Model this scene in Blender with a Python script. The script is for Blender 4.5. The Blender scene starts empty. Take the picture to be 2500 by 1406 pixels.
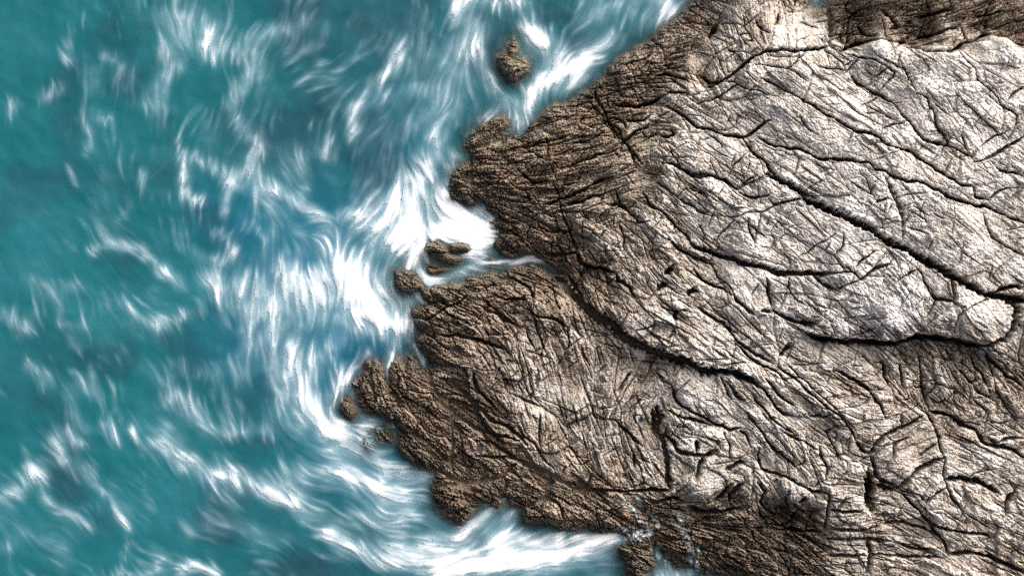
import bpy, math, heapq
import numpy as np

# ------------------------------------------------------------------ camera, sky, sun, exposure
S = 0.02            # metres per plan unit (2500 units = 50 m of coast)
H = 150.0           # height of the camera above the sea
sc = bpy.context.scene
cam_d = bpy.data.cameras.new("camera")
cam_d.sensor_width = 36.0
cam_d.lens = 36.0 * H / (2500 * S)
cam_d.clip_start, cam_d.clip_end = 0.5, 8000.0
cam = bpy.data.objects.new("camera", cam_d)
cam.location = (0, 0, H)
sc.collection.objects.link(cam)
sc.camera = cam

SUN_ELEV, SUN_AZ = 43.0, 38.0      # azimuth clockwise from +Y (top of the picture)
world = bpy.data.worlds.new("World")
sc.world = world
world.use_nodes = True
wn = world.node_tree
bg = wn.nodes["Background"]
sky = wn.nodes.new("ShaderNodeTexSky")
sky.sky_type = 'NISHITA'
sky.sun_disc = False
sky.sun_elevation = math.radians(SUN_ELEV)
sky.sun_rotation = math.radians(SUN_AZ)
sky.air_density, sky.dust_density, sky.ozone_density = 0.2, 10.0, 0.2
wn.links.new(sky.outputs[0], bg.inputs[0])
bg.inputs[1].default_value = 0.1
sun_d = bpy.data.lights.new("sun", 'SUN')
sun_d.energy = 1.0
sun_d.angle = math.radians(48)
sun_d.color = (1.0, 0.96, 0.90)
sun = bpy.data.objects.new("sun", sun_d)
a, e = math.radians(SUN_AZ), math.radians(SUN_ELEV)
from mathutils import Vector
sun.rotation_euler = Vector((math.sin(a) * math.cos(e), math.cos(a) * math.cos(e), math.sin(e))).to_track_quat('Z', 'Y').to_euler()
sun.location = (30, 30, 60)
sc.collection.objects.link(sun)
sc.view_settings.view_transform = 'Standard'
sc.view_settings.look = 'None'
sc.view_settings.gamma = 1.0
sc.view_settings.use_curve_mapping = False
sc.view_settings.exposure = 0.9
sc.cycles.use_denoising = False
sc.render.filter_size = 1.15

# COMPUTE-BEGIN
f32 = np.float32
# ------------------------------------------------------------------ noise and field tools
_rng = np.random.default_rng(7)
_ang = _rng.random((256, 256)) * 2 * np.pi
GX, GY = np.cos(_ang).astype(f32).ravel(), np.sin(_ang).astype(f32).ravel()

def gnoise(x, y, seed=0):
    x = np.asarray(x, f32) + f32(seed * 17.37 + 500); y = np.asarray(y, f32) + f32(seed * 9.71 + 500)
    fx = np.floor(x); fy = np.floor(y)
    ix = fx.astype(np.int32) & 255; iy = fy.astype(np.int32) & 255
    x = x - fx; y = y - fy
    ix1 = (ix + 1) & 255; r0 = iy * 256; r1 = ((iy + 1) & 255) * 256
    u = x * x * (3 - 2 * x); v = y * y * (3 - 2 * y)
    i = r0 + ix; a = GX[i] * x + GY[i] * y
    i = r0 + ix1; b = GX[i] * (x - 1) + GY[i] * y
    a += u * (b - a)
    i = r1 + ix; c = GX[i] * x + GY[i] * (y - 1)
    i = r1 + ix1; b = GX[i] * (x - 1) + GY[i] * (y - 1)
    c += u * (b - c)
    return (a + v * (c - a)) * f32(1.5)

def fbm(x, y, octv, seed=0, gain=0.5):
    r = 0; amp = 1.0; s = 1.0
    for k in range(octv):
        r = r + amp * gnoise(x * s, y * s, seed + k * 3); amp *= gain; s *= 2.03
    return r

def sstep(a, b, x):
    t = np.clip((x - a) / (b - a), 0, 1)
    return t * t * (3 - 2 * t)

def axis(lo, hi, step, far_lo, far_hi, grow=1.18):
    mid = np.arange(lo, hi + step * .5, step)
    def out(span, st):
        r = []; p = 0.0; s = st
        while p < span:
            s *= grow; p += s; r.append(p)
        return np.array(r)
    L = lo - out(lo - far_lo, step)[::-1] if far_lo < lo else np.zeros(0)
    R = mid[-1] + out(far_hi - hi, step) if far_hi > hi else np.zeros(0)
    return np.concatenate([L, mid, R]).astype(f32)

def bil(field, x0, y0, st, X, Y):
    """bilinear look-up of a coarse field whose cell [j,i] lies at (x0+i*st, y0+j*st)"""
    h, w = field.shape
    x = np.clip((X - x0) / st, 0, w - 1.001); y = np.clip((Y - y0) / st, 0, h - 1.001)
    i = x.astype(np.int32); j = y.astype(np.int32)
    fx = (x - i).astype(f32); fy = (y - j).astype(f32)
    f = field.ravel(); k = j * w + i
    a = f[k]; a = a + fx * (f[k + 1] - a)
    b = f[k + w]; b = b + fx * (f[k + w + 1] - b)
    return a + fy * (b - a)

# the photograph was surveyed in tiles; T() turns tile readings into plan units
TILES = {1: (1000, 0, 2.992), 2: (1500, 0, 2.991), 3: (1950, 0, 2.991), 4: (1000, 420, 2.991),
         5: (1480, 420, 2.991), 6: (1950, 420, 2.991), 'A': (800, 840, 2.483), 'B': (1350, 840, 2.483),
         'C': (1900, 840, 2.483), 0: (0, 0, 1.0)}
def T(t, pts):
    ox, oy, s = TILES[t]
    return [(ox + x / s, oy + y / s) for x, y in pts]

# ------------------------------------------------------------------ the plan: coast, rocks, joints, zones
COAST = [(1720, -60), (1700, 0), (1670, 25), (1648, 48), (1617, 70), (1584, 100), (1565, 115), (1518, 139), (1487, 165),
 (1482, 184), (1451, 207), (1418, 227), (1385, 251), (1351, 257), (1331, 271), (1311, 294), (1294, 308), (1274, 321), (1249, 336),
 (1244, 321), (1243, 291), (1231, 284), (1194, 291), (1167, 308), (1150, 321), (1134, 338), (1130, 361), (1144, 370), (1147, 391),
 (1117, 405), (1100, 425), (1094, 457), (1104, 487), (1124, 492), (1144, 500), (1181, 495), (1184, 517), (1201, 530), (1184, 544),
 (1194, 560), (1218, 574), (1201, 587), (1207, 607), (1227, 622), (1254, 629), (1278, 624), (1304, 619), (1326, 633), (1352, 653), (1374, 671),
 (1350, 668), (1319, 650), (1301, 642), (1278, 647), (1254, 650), (1231, 659), (1201, 667), (1174, 667), (1150, 674), (1134, 688), (1100, 694),
 (1050, 698), (1027, 711), (1034, 730), (1058, 738), (1027, 743), (1007, 750), (1007, 768), (1013, 788), (1030, 808), (1017, 821), (1017, 841),
 (1030, 862), (1043, 890), (1030, 885), (1016, 862), (997, 850), (989, 874), (985, 886), (978, 874), (965, 870), (953, 880), (950, 910), (951, 945),
 (945, 925), (937, 895), (930, 880), (917, 879), (893, 878), (885, 888), (897, 904), (881, 912), (852, 937), (860, 953), (872, 977), (881, 1005),
 (913, 1011), (941, 1017), (965, 1041), (973, 1066), (969, 1082), (981, 1102), (1005, 1130), (1026, 1142), (1062, 1152), (1054, 1174), (1054, 1210),
 (1062, 1235), (1082, 1259), (1114, 1279), (1130, 1283), (1146, 1267), (1171, 1235), (1187, 1227), (1219, 1243), (1231, 1227), (1247, 1235), (1275, 1239),
 (1271, 1259), (1283, 1279), (1324, 1279), (1356, 1289), (1390, 1297), (1430, 1289), (1471, 1303), (1519, 1307), (1527, 1323), (1507, 1335), (1523, 1368),
 (1531, 1406), (1545, 1450), (1580, 1440), (1583, 1396), (1606, 1376), (1600, 1335), (1616, 1364), (1640, 1378), (1672, 1390), (1700, 1398), (1745, 1402),
 (1785, 1406), (1850, 1440), (1960, 1600), (2250, 1900), (2700, 2300), (4300, 2500), (4300, -1200), (2700, -700), (2250, -420), (2040, -120), (2026, -4), (2012, 14),
 (1990, 22), (1972, 6), (1960, -70), (1850, -140), (1770, -110)]
SEA_ROCKS = [
 ("weathered two-lobed olive rock standing alone in white water off the upper shore",
  T(1, [(762, 285), (790, 340), (782, 395), (770, 440), (800, 415), (838, 420), (872, 470), (862, 530), (830, 572), (770, 602), (722, 582), (690, 540), (642, 490), (640, 430), (680, 385), (720, 360), (738, 300)]), .62),
 ("largest low rock in the thick white surf, long and barnacled",
  T(4, [(125, 520), (200, 500), (260, 540), (300, 580), (370, 600), (384, 640), (340, 682), (270, 662), (200, 632), (106, 592), (106, 556)]), .55),
 ("short barnacled rock leaning on the long rock in the surf",
  T(4, [(296, 526), (360, 512), (424, 533), (450, 560), (424, 598), (372, 596), (310, 572)]), .4),
 ("small wedge rock below the long rock in the surf", T(4, [(120, 690), (160, 664), (220, 686), (286, 714), (242, 734), (170, 746), (116, 742)]), .4),
 ("dark round rock at the seaward tip of the lower ledge", [(963, 664), (985, 654), (1013, 663), (1030, 684), (1034, 704), (1008, 716), (984, 712), (966, 694)], .55),
 ("small lone brown rock in the swirl beside the finger rocks", T('A', [(86, 350), (128, 314), (164, 360), (176, 422), (152, 460), (108, 434), (76, 390)]), .4),
 ("thin sliver of rock in the channel mouth", T(4, [(505, 622), (570, 622), (645, 648), (560, 660)]), .22),
 ("little flat rock at the right side of the channel mouth", T(4, [(565, 688), (620, 680), (655, 705), (600, 730)]), .26),
 ("tiny pebble-like rock touching the surf below the shore", T(4, [(556, 508), (590, 496), (604, 520), (570, 534)]), .2),
 ("half-drowned rock showing through thin foam by the lower shore", T('A', [(200, 590), (280, 505), (360, 488), (404, 540), (384, 590), (300, 600), (230, 640)]), .04),
]
# joints and clefts: tile, half width, depth (m), step (m, + raises the right-hand side of travel), points
JOINTS = [
 (2, 4, .8, 0, [(1080, 570), (1160, 610), (1240, 660), (1320, 700), (1400, 740), (1480, 790), (1560, 830), (1645, 880)]),
 (3, 5, 1.1, 0, [(60, 740), (130, 770), (215, 835), (300, 890), (380, 945), (440, 970), (520, 970), (580, 1000), (620, 1040), (700, 1075), (820, 1105), (900, 1165), (1000, 1240), (1090, 1290), (1180, 1340), (1270, 1366), (1300, 1436), (1390, 1471)]),
 (2, 5, 1.0, 0, [(1060, 1010), (1120, 1040), (1190, 1065), (1260, 1080), (1320, 1080), (1380, 1100), (1450, 1140), (1530, 1165), (1680, 1170), (1790, 1180)]),
 (3, 5, 1.0, 0, [(330, 1165), (400, 1165), (440, 1180), (510, 1185), (560, 1230), (640, 1250), (720, 1300), (800, 1325), (880, 1330), (940, 1346), (1060, 1416), (1180, 1471), (1280, 1496), (1390, 1521), (1480, 1566), (1645, 1621), (1800, 1680)]),
 (3, 6, 1.1, .25, [(390, 560), (450, 610), (510, 660), (560, 680), (610, 690), (660, 740), (720, 800), (790, 860), (820, 910), (870, 970), (920, 1015), (990, 1040), (1060, 1060), (1115, 1075)]),
 (3, 4, .8, .15, [(735, 455), (770, 510), (810, 590), (845, 680)]),
 (3, 4, .8, -.1, [(840, 690), (930, 720), (965, 780), (995, 850), (1020, 930), (1070, 1000), (1110, 1065), (1180, 1110), (1260, 1150), (1290, 1190)]),
 (3, 3, .5, -.15, [(1160, 385), (1220, 450), (1280, 520), (1310, 590), (1380, 650), (1440, 710), (1490, 770), (1540, 800), (1590, 850), (1600, 900), (1580, 960)]),
 (3, 4, .7, 0, [(1270, 1190), (1340, 1175), (1400, 1140), (1480, 1100), (1550, 1060), (1645, 990)]),
 (3, 4, .7, 0, [(1390, 1180), (1450, 1220), (1540, 1260), (1645, 1290)]),
 (3, 3, .4, 0, [(1310, 1090), (1390, 1025), (1450, 980), (1540, 960)]),
 (3, 3, .4, 0, [(1520, 740), (1570, 680), (1645, 640)]),
 (3, 3, .5, 0, [(185, 370), (240, 410), (300, 460), (340, 540)]),
 (3, 3, .5, 0, [(360, 400), (430, 420), (560, 450), (620, 480), (700, 530), (690, 560), (590, 660)]),
 (3, 3, .4, 0, [(340, 540), (380, 490), (440, 420)]), (3, 2.5, .4, 0, [(560, 560), (640, 500)]),
 (3, 3, .35, 0, [(450, 770), (540, 730), (610, 700)]), (3, 2.5, .35, 0, [(610, 940), (700, 910), (800, 880)]),
 (3, 4, .5, 0, [(1180, 980), (1220, 1060), (1250, 1130)]), (3, 3, .35, 0, [(120, 480), (220, 505), (330, 530)]),
 (3, 7, .9, 1.3, [(190, 270), (240, 345), (310, 372), (360, 345), (430, 315), (500, 300), (600, 285), (680, 296), (800, 296), (830, 335), (930, 365), (1060, 372), (1150, 368), (1250, 305), (1330, 280), (1400, 242), (1500, 262), (1560, 300), (1645, 325), (1800, 330)]),
 (3, 9, .8, 0, [(225, 60), (235, 140), (260, 230), (230, 300)]), (3, 6, .6, 0, [(450, 170), (520, 240), (600, 250)]), (3, 6, .6, 0, [(640, 60), (740, 170), (690, 200)]),
 (3, 5, .5, 0, [(900, 120), (1020, 80), (1130, 60)]), (3, 5, .5, 0, [(860, 270), (960, 250), (1080, 215), (1200, 180)]), (3, 4, .5, 0, [(1300, 130), (1400, 95), (1520, 70)]),
 (2, 5, .9, .1, [(690, 635), (750, 610), (810, 580), (860, 545), (920, 490), (980, 450), (1030, 410), (1100, 380), (1160, 365), (1220, 355), (1300, 370), (1380, 375), (1440, 360), (1500, 350), (1570, 345)]),
 (2, 3, .5, 0, [(840, 600), (900, 610), (960, 640), (1040, 660), (1120, 690)]),
 (2, 5, .9, 0, [(380, 770), (440, 820), (500, 840), (550, 880), (610, 920), (700, 935), (760, 975), (840, 990), (920, 995), (990, 975), (1050, 940), (1100, 890), (1150, 875)]),
 (2, 5, 1.0, 0, [(930, 1000), (980, 1060), (1040, 1130), (1110, 1190), (1150, 1240), (1200, 1300), (1280, 1350), (1380, 1400), (1450, 1430)]),
 (2, 5, .9, 0, [(340, 1190), (440, 1200), (500, 1240), (560, 1280), (640, 1275), (720, 1280), (800, 1310), (850, 1350), (900, 1385)]),
 (2, 3, .4, 0, [(900, 1390), (930, 1370), (1000, 1340), (1060, 1300), (1110, 1280)]),
 (2, 5, .8, 0, [(0, 760), (100, 770), (190, 765), (260, 750), (330, 720), (380, 690)]), (2, 5, .7, 0, [(320, 545), (390, 540), (460, 555), (520, 580), (545, 600)]),
 (2, 4, .6, 0, [(380, 675), (450, 680), (540, 680)]), (2, 4, .6, 0, [(90, 870), (150, 890), (210, 880), (260, 840)]), (2, 4, .5, 0, [(0, 850), (60, 880), (90, 940)]),
 (2, 3, .35, 0, [(890, 190), (910, 240), (950, 300), (990, 350)]), (2, 3, .35, 0, [(940, 120), (960, 200), (1000, 270), (1020, 300)]), (2, 3, .35, 0, [(800, 360), (860, 370), (930, 380), (1000, 410)]),
 (2, 2.5, .3, 0, [(780, 170), (840, 175), (930, 180)]), (2, 2.5, .3, 0, [(910, 250), (980, 240)]), (2, 2.5, .3, 0, [(950, 300), (1010, 290)]),
 (2, 4, .5, 0, [(1040, 150), (1090, 220), (1130, 240)]), (2, 4, .5, 0, [(1200, 110), (1195, 170), (1180, 190)]), (2, 3, .4, 0, [(1340, 840), (1380, 910), (1420, 960), (1480, 980)]),
 (2, 3, .4, 0, [(1230, 500), (1290, 490), (1340, 420), (1400, 380)]), (2, 3, .4, 0, [(1020, 470), (1100, 480), (1200, 490), (1260, 500), (1330, 540), (1410, 600)]),
 (2, 3, .4, 0, [(600, 760), (700, 730), (780, 690), (860, 650), (950, 610)]), (2, 4, .6, 0, [(0, 1060), (60, 1040), (120, 990), (200, 940), (260, 900)]),
 (2, 4, .6, 0, [(0, 910), (50, 960), (80, 1020), (110, 1100), (150, 1180), (180, 1220)]), (2, 3, .4, 0, [(400, 1090), (440, 1150), (500, 1230)]),
 (2, 3, .35, 0, [(820, 1300), (880, 1200), (960, 1130)]), (2, 3, .35, 0, [(700, 1180), (740, 1250), (760, 1290)]), (2, 5, .6, 0, [(350, 1000), (390, 1010), (430, 980), (410, 940)]),
 (2, 6, .7, 0, [(640, 560), (700, 590), (770, 600)]), (2, 6, .6, 0, [(700, 280), (730, 230), (760, 180)]),
 (1, 4, .6, 0, [(1350, 640), (1370, 720), (1420, 800), (1470, 900), (1540, 1000), (1590, 1060), (1640, 1130), (1700, 1200)]), (1, 3, .4, 0, [(1300, 720), (1380, 810), (1430, 880), (1490, 960), (1530, 1040)]),
 (1, 3, .5, 0, [(1540, 1060), (1620, 1000), (1700, 940)]), (1, 4, .5, 0, [(1100, 1230), (1250, 1180), (1400, 1130), (1540, 1080)]), (1, 4, .5, 0, [(780, 1230), (840, 1290), (900, 1330), (960, 1330), (1020, 1320)]),
 (1, 5, .5, .2, [(450, 1090), (520, 1062), (600, 1050), (700, 1040), (735, 1000)]), (1, 4, .6, 0, [(1560, 750), (1640, 760), (1720, 760), (1795, 730)]), (1, 4, .5, 0, [(1580, 860), (1650, 890), (1720, 880)]),
 (1, 3, .4, 0, [(1000, 1000), (1010, 1100), (1030, 1180)]), (1, 3, .4, 0, [(1200, 1050), (1320, 1020), (1420, 960)]), (1, 3, .35, 0, [(760, 1080), (900, 1060), (1060, 1030), (1180, 980)]),
 (4, 12, 2.2, -.8, [(930, 622), (1000, 680), (1060, 740), (1120, 800), (1160, 860), (1210, 910), (1260, 960), (1310, 1010), (1370, 1060), (1430, 1090), (1490, 1110), (1540, 1180), (1590, 1220), (1645, 1250), (1720, 1275), (1800, 1310), (1880, 1340), (2000, 1400)]),
 (4, 9, 1.6, 0, [(1280, 970), (1360, 1020), (1440, 1070), (1490, 1090)]),
 (4, 6, .9, -.5, [(1215, 580), (1235, 620), (1260, 660), (1310, 685), (1380, 695), (1450, 710), (1500, 735)]), (4, 5, .7, 0, [(1140, 740), (1190, 790), (1240, 870), (1280, 930)]), (4, 6, .6, 0, [(940, 600), (1050, 600), (1150, 600), (1220, 590)]),
 (4, 5, .7, 0, [(1510, 740), (1530, 800), (1600, 840), (1645, 900)]),
 (4, 4, .5, 0, [(820, 30), (870, 60), (920, 75), (1000, 60)]), (4, 5, .7, 0, [(980, 240), (1040, 220), (1090, 190), (1170, 180), (1260, 130), (1320, 100), (1400, 70), (1480, 40)]),
 (4, 4, .5, 0, [(1150, 230), (1250, 220), (1340, 180), (1420, 150)]), (4, 3, .5, 0, [(1500, 130), (1550, 230), (1600, 280), (1645, 310)]), (4, 3, .4, 0, [(1040, 60), (1080, 130), (1090, 200), (1110, 280), (1150, 360), (1180, 480), (1230, 560)]),
 (4, 6, .7, 0, [(520, 970), (580, 1010), (640, 1040), (690, 1080), (760, 1110)]), (4, 5, .6, 0, [(200, 1190), (280, 1190), (350, 1190), (430, 1220), (520, 1230), (600, 1260), (680, 1290)]),
 (4, 4, .5, 0, [(860, 990), (920, 1040), (980, 1060), (1060, 1080), (1130, 1120), (1170, 1135)]), (4, 3, .4, 0, [(910, 1060), (930, 1130), (960, 1220), (990, 1310)]),
 (4, 3, .4, 0, [(1240, 1270), (1280, 1340), (1310, 1400)]), (4, 3, .4, 0, [(1160, 1130), (1170, 1210), (1160, 1290)]), (4, 3, .35, 0, [(830, 1150), (880, 1240), (930, 1330)]), (4, 3, .35, 0, [(1050, 830), (1070, 930), (1100, 1010)]),
 (4, 4, .5, 0, [(620, 900), (700, 930), (790, 920), (860, 930)]), (4, 4, .5, 0, [(600, 790), (700, 770), (800, 800), (880, 850), (900, 950)]), (4, 4, .5, 0, [(100, 1100), (170, 1050), (260, 1000), (360, 950), (420, 890)]),
 (5, 8, 1.4, .15, [(1160, 0), (1230, 40), (1300, 80), (1370, 110), (1430, 160), (1460, 195), (1540, 230), (1600, 270), (1660, 295)]),
 (6, 10, 1.7, -.2, [(40, 190), (120, 230), (220, 270), (330, 320), (430, 370), (540, 420), (620, 480), (700, 530), (800, 570), (860, 610), (940, 650), (1020, 700), (1120, 760), (1200, 810), (1300, 850), (1380, 885), (1430, 900), (1540, 930), (1645, 935), (1750, 950)]),
 (6, 8, 1.2, 0, [(1430, 890), (1490, 850), (1560, 840), (1645, 840)]),
 (5, 4, .7, 0, [(270, 150), (320, 220), (390, 280), (450, 330), (510, 390), (560, 430), (600, 480), (640, 540)]), (5, 7, 1.2, -.15, [(620, 520), (660, 550), (720, 570), (800, 600), (880, 620), (960, 650), (1060, 670), (1130, 690), (1200, 720), (1260, 740), (1330, 735), (1430, 740), (1530, 735), (1645, 740)]),
 (5, 5, .8, 0, [(450, 490), (510, 540), (560, 580), (620, 610), (700, 640), (760, 670)]), (5, 3, .45, 0, [(760, 670), (800, 720), (850, 780), (900, 840), (930, 890)]), (5, 5, .7, 0, [(930, 890), (960, 940), (1020, 990), (1080, 1040)]),
 (5, 5, .8, 0, [(640, 720), (680, 760), (720, 790), (790, 830), (860, 860), (910, 890)]), (5, 5, .7, -.25, [(1160, 770), (1190, 830), (1195, 900), (1210, 990)]), (5, 4, .6, 0, [(1130, 1020), (1210, 1020)]),
 (5, 4, .7, 0, [(960, 140), (1020, 170), (1090, 180), (1160, 180), (1190, 160)]), (5, 4, .6, 0, [(1180, 200), (1230, 240), (1330, 215), (1430, 200)]), (5, 5, .9, 0, [(600, 10), (680, 30), (760, 25), (840, 50), (900, 90), (950, 130)]),
 (5, 3, .4, 0, [(970, 120), (1030, 80), (1090, 30)]), (5, 4, .5, 0, [(610, 110), (660, 145), (720, 165)]), (5, 3, .4, 0, [(210, 1160), (290, 1140), (360, 1120)]), (5, 3, .4, 0, [(400, 980), (480, 1010), (560, 1000), (620, 1030)]),
 (5, 5, .7, 0, [(670, 990), (740, 1040), (850, 1090), (900, 1140), (960, 1240), (1050, 1300), (1150, 1360), (1230, 1400)]), (5, 9, .8, 0, [(440, 740), (490, 690)]), (5, 8, .7, 0, [(390, 850), (430, 820)]), (5, 7, .7, 0, [(500, 1060), (515, 1010)]), (5, 9, .8, 0, [(600, 880), (650, 870)]),
 (5, 7, .8, 0, [(1210, 1000), (1300, 1060), (1400, 1090), (1500, 1110), (1560, 1080)]), (5, 4, .5, 0, [(0, 230), (90, 230), (160, 280), (210, 340), (240, 380), (330, 350)]), (5, 3, .35, 0, [(840, 330), (960, 320), (1050, 300), (1150, 285), (1250, 235)]),
 (5, 4, .4, 0, [(1020, 340), (1050, 430), (1085, 510)]), (5, 7, .8, 0, [(1280, 1330), (1340, 1250)]), (5, 4, .5, 0, [(360, 60), (430, 110), (500, 160), (600, 230), (680, 290), (780, 320)]),
 (5, 3, .35, 0, [(680, 380), (720, 460), (700, 520)]), (5, 3, .35, 0, [(800, 500), (860, 420), (940, 340)]), (5, 3, .4, 0, [(100, 380), (130, 470), (140, 560)]), (5, 3, .4, 0, [(1340, 760), (1330, 850), (1390, 930), (1450, 960)]),
 (6, 9, 1.6, -1.1, [(60, 1190), (100, 1200), (180, 1220), (280, 1230), (380, 1235), (480, 1240), (600, 1250), (720, 1250), (820, 1220), (900, 1205), (1000, 1210), (1110, 1220), (1200, 1240), (1300, 1265), (1400, 1260), (1500, 1220), (1560, 1150), (1580, 1060)]),
 (6, 10, 1.6, -.2, [(1570, 1160), (1592, 1080), (1594, 1000), (1575, 930)]),
 (6, 3, .35, 0, [(1150, 1170), (1140, 1130), (1160, 1060), (1190, 1020), (1250, 980), (1320, 950), (1420, 905)]), (6, 5, .7, 0, [(1190, 985), (1130, 940), (1050, 930), (1010, 930), (960, 880), (920, 800), (900, 730), (870, 710)]),
 (6, 5, .8, 0, [(340, 690), (410, 740), (460, 770), (520, 740), (580, 700), (660, 660)]), (6, 3, .5, 0, [(420, 700), (470, 640), (560, 570)]), (6, 3, .5, 0, [(690, 810), (780, 760), (870, 710)]),
 (6, 5, .8, 0, [(0, 740), (100, 740), (150, 800), (220, 840), (310, 870)]), (6, 4, .6, 0, [(120, 770), (260, 740), (340, 730), (410, 735)]), (6, 4, .5, 0, [(300, 850), (390, 800), (460, 770)]),
 (6, 8, .6, -.25, [(760, 430), (765, 350), (745, 280), (715, 200), (680, 130), (640, 40)]), (6, 4, .5, 0, [(570, 220), (640, 195)]), (6, 3, .4, 0, [(430, -10), (490, 60), (520, 150), (570, 220)]),
 (6, 3, .3, 0, [(800, 410), (880, 425), (960, 450)]), (6, 4, .45, 0, [(1350, 310), (1380, 420), (1420, 480), (1500, 545), (1645, 610)]), (6, 3, .4, 0, [(1380, 210), (1440, 160), (1540, 110)]), (6, 4, .5, 0, [(930, 1060), (980, 990), (1015, 935)]),
 (6, 4, .45, 0, [(330, 440), (320, 540), (260, 600), (300, 680), (370, 740)]), (6, 3, .4, 0, [(640, 740), (690, 800)]), (6, 5, .5, 0, [(1110, 780), (1140, 860), (1140, 940)]), (6, 3, .35, 0, [(0, 620), (90, 560), (200, 500), (260, 450)]),
 ('B', 10, 1.9, -.8, [(560, 0), (640, 50), (720, 85), (800, 95), (860, 130), (910, 160), (980, 165), (1050, 160), (1120, 180), (1180, 210), (1240, 240)]), ('B', 6, .6, 0, [(1050, 230), (1100, 290), (1160, 350)]), ('B', 5, .5, 0, [(1020, 200), (1040, 270), (1080, 330)]),
 ('B', 4, .6, 0, [(1100, 0), (1180, 60), (1240, 110), (1300, 140), (1380, 190), (1430, 240)]), ('B', 5, .7, 0, [(1290, 210), (1350, 270), (1400, 330), (1480, 380)]), ('B', 5, .7, 0, [(1240, 240), (1290, 290), (1340, 360), (1400, 420), (1460, 430)]),
 ('B', 5, .7, -.1, [(720, 250), (740, 320), (790, 380), (850, 420), (920, 450), (990, 490), (1080, 520), (1140, 510)]), ('B', 4, .6, 0, [(690, 400), (760, 430), (850, 460), (950, 490)]),
 ('B', 8, 1.3, -.3, [(630, 380), (655, 440), (650, 520), (670, 600), (700, 680), (700, 780), (715, 880)]), ('B', 9, .8, 0, [(610, 400), (620, 480), (640, 560)]), ('B', 7, .9, 0, [(700, 510), (690, 560), (740, 600), (760, 650), (840, 670), (920, 680), (1000, 650)]), ('B', 5, .8, 0, [(880, 590), (870, 650)]),
 ('B', 7, .9, 0, [(920, 690), (890, 740), (870, 820)]), ('B', 5, .6, 0, [(1180, 410), (1240, 500), (1290, 570), (1350, 640), (1430, 700), (1490, 760)]), ('B', 4, .6, 0, [(1250, 640), (1260, 750), (1300, 770), (1400, 790), (1480, 820)]),
 ('B', 4, .6, 0, [(380, 460), (430, 510), (490, 570), (540, 610)]), ('B', 4, .4, 0, [(480, 170), (440, 230), (400, 300)]), ('B', 5, .7, 0, [(-30, 770), (0, 790), (60, 840), (130, 880), (220, 890), (330, 880), (450, 890), (600, 880), (720, 890)]), ('B', 4, .5, 0, [(490, 670), (500, 760)]),
 ('B', 6, .7, 0, [(1060, 760), (1120, 720), (1150, 720)]), ('B', 6, .6, 0, [(1090, 850), (1040, 900), (980, 960)]), ('B', 6, .6, 0, [(1150, 840), (1090, 900), (1060, 960)]), ('B', 5, .5, 0, [(820, 980), (900, 1010), (1010, 1010), (1150, 1000)]), ('B', 5, .5, 0, [(600, 1180), (700, 1175), (780, 1190)]),
 ('B', 5, .6, 0, [(560, 940), (640, 960), (720, 930), (800, 960)]), ('B', 5, .6, 0, [(1330, 1100), (1400, 1110), (1460, 1080), (1490, 1010)]), ('B', 4, .5, 0, [(1200, 620), (1180, 560), (1140, 530)]), ('B', 5, .6, 0, [(1240, 830), (1290, 880), (1260, 950), (1300, 1010)]),
 ('B', 4, .45, 0, [(640, 180), (680, 230), (720, 250)]), ('B', 4, .45, 0, [(1040, 540), (1070, 620), (1080, 690)]), ('B', 4, .45, 0, [(1200, 300), (1300, 420), (1380, 500), (1480, 560)]),
 ('C', 4, .7, 0, [(0, 140), (100, 200), (200, 300), (300, 380), (400, 460), (440, 530), (480, 590), (520, 640), (570, 660)]), ('C', 3, .4, 0, [(60, 130), (160, 220), (260, 310), (360, 400), (430, 480), (490, 560)]),
 ('C', 6, .8, .1, [(330, 160), (380, 170), (460, 210), (530, 260), (580, 310), (620, 380), (650, 450)]), ('C', 6, .8, 0, [(500, 640), (560, 660), (580, 640), (640, 560), (720, 520), (800, 490), (870, 440)]),
 ('C', 4, .6, 0, [(870, 400), (910, 420), (950, 490), (970, 550), (990, 650), (1010, 700), (1000, 790), (1030, 880), (1080, 960), (1130, 1030)]), ('C', 7, .9, 0, [(570, 680), (580, 720), (600, 790), (650, 840), (740, 870), (800, 820), (870, 750), (930, 720), (1000, 690)]),
 ('C', 15, 1.8, 0, [(560, 770), (555, 850), (560, 940), (570, 1010)]), ('C', 9, 1.3, .4, [(1010, 825), (1060, 812), (1150, 820), (1230, 830), (1290, 880), (1350, 900)]), ('C', 8, .8, 0, [(610, 850), (660, 880), (720, 880)]),
 ('C', 5, .7, 0, [(740, 890), (800, 950), (870, 1030), (940, 1090), (1040, 1130), (1180, 1140), (1300, 1170)]), ('C', 5, .6, 0, [(310, 880), (310, 960), (300, 1050), (280, 1130)]), ('C', 4, .6, 0, [(320, 1010), (420, 1010), (500, 1015)]), ('C', 5, .6, 0, [(320, 1120), (420, 1130), (500, 1130), (600, 1100)]),
 ('C', 5, .6, 0, [(0, 790), (60, 800), (120, 850), (200, 890), (310, 900)]), ('C', 4, .6, 0, [(250, 620), (290, 720), (300, 830)]), ('C', 4, .5, 0, [(0, 520), (80, 560), (160, 600), (250, 640)]), ('C', 4, .5, 0, [(380, 700), (330, 600), (300, 540), (360, 500)]),
 ('C', 6, .8, 0, [(920, 400), (1020, 430), (1120, 480), (1200, 530), (1270, 610), (1380, 620), (1490, 680)]), ('C', 6, .8, 0, [(1280, 60), (1340, 150), (1420, 210), (1490, 270)]), ('C', 5, .6, 0, [(1080, 130), (1140, 200), (1200, 270), (1300, 340)]), ('C', 5, .6, 0, [(1160, 60), (1220, 160), (1290, 260)]),
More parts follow.
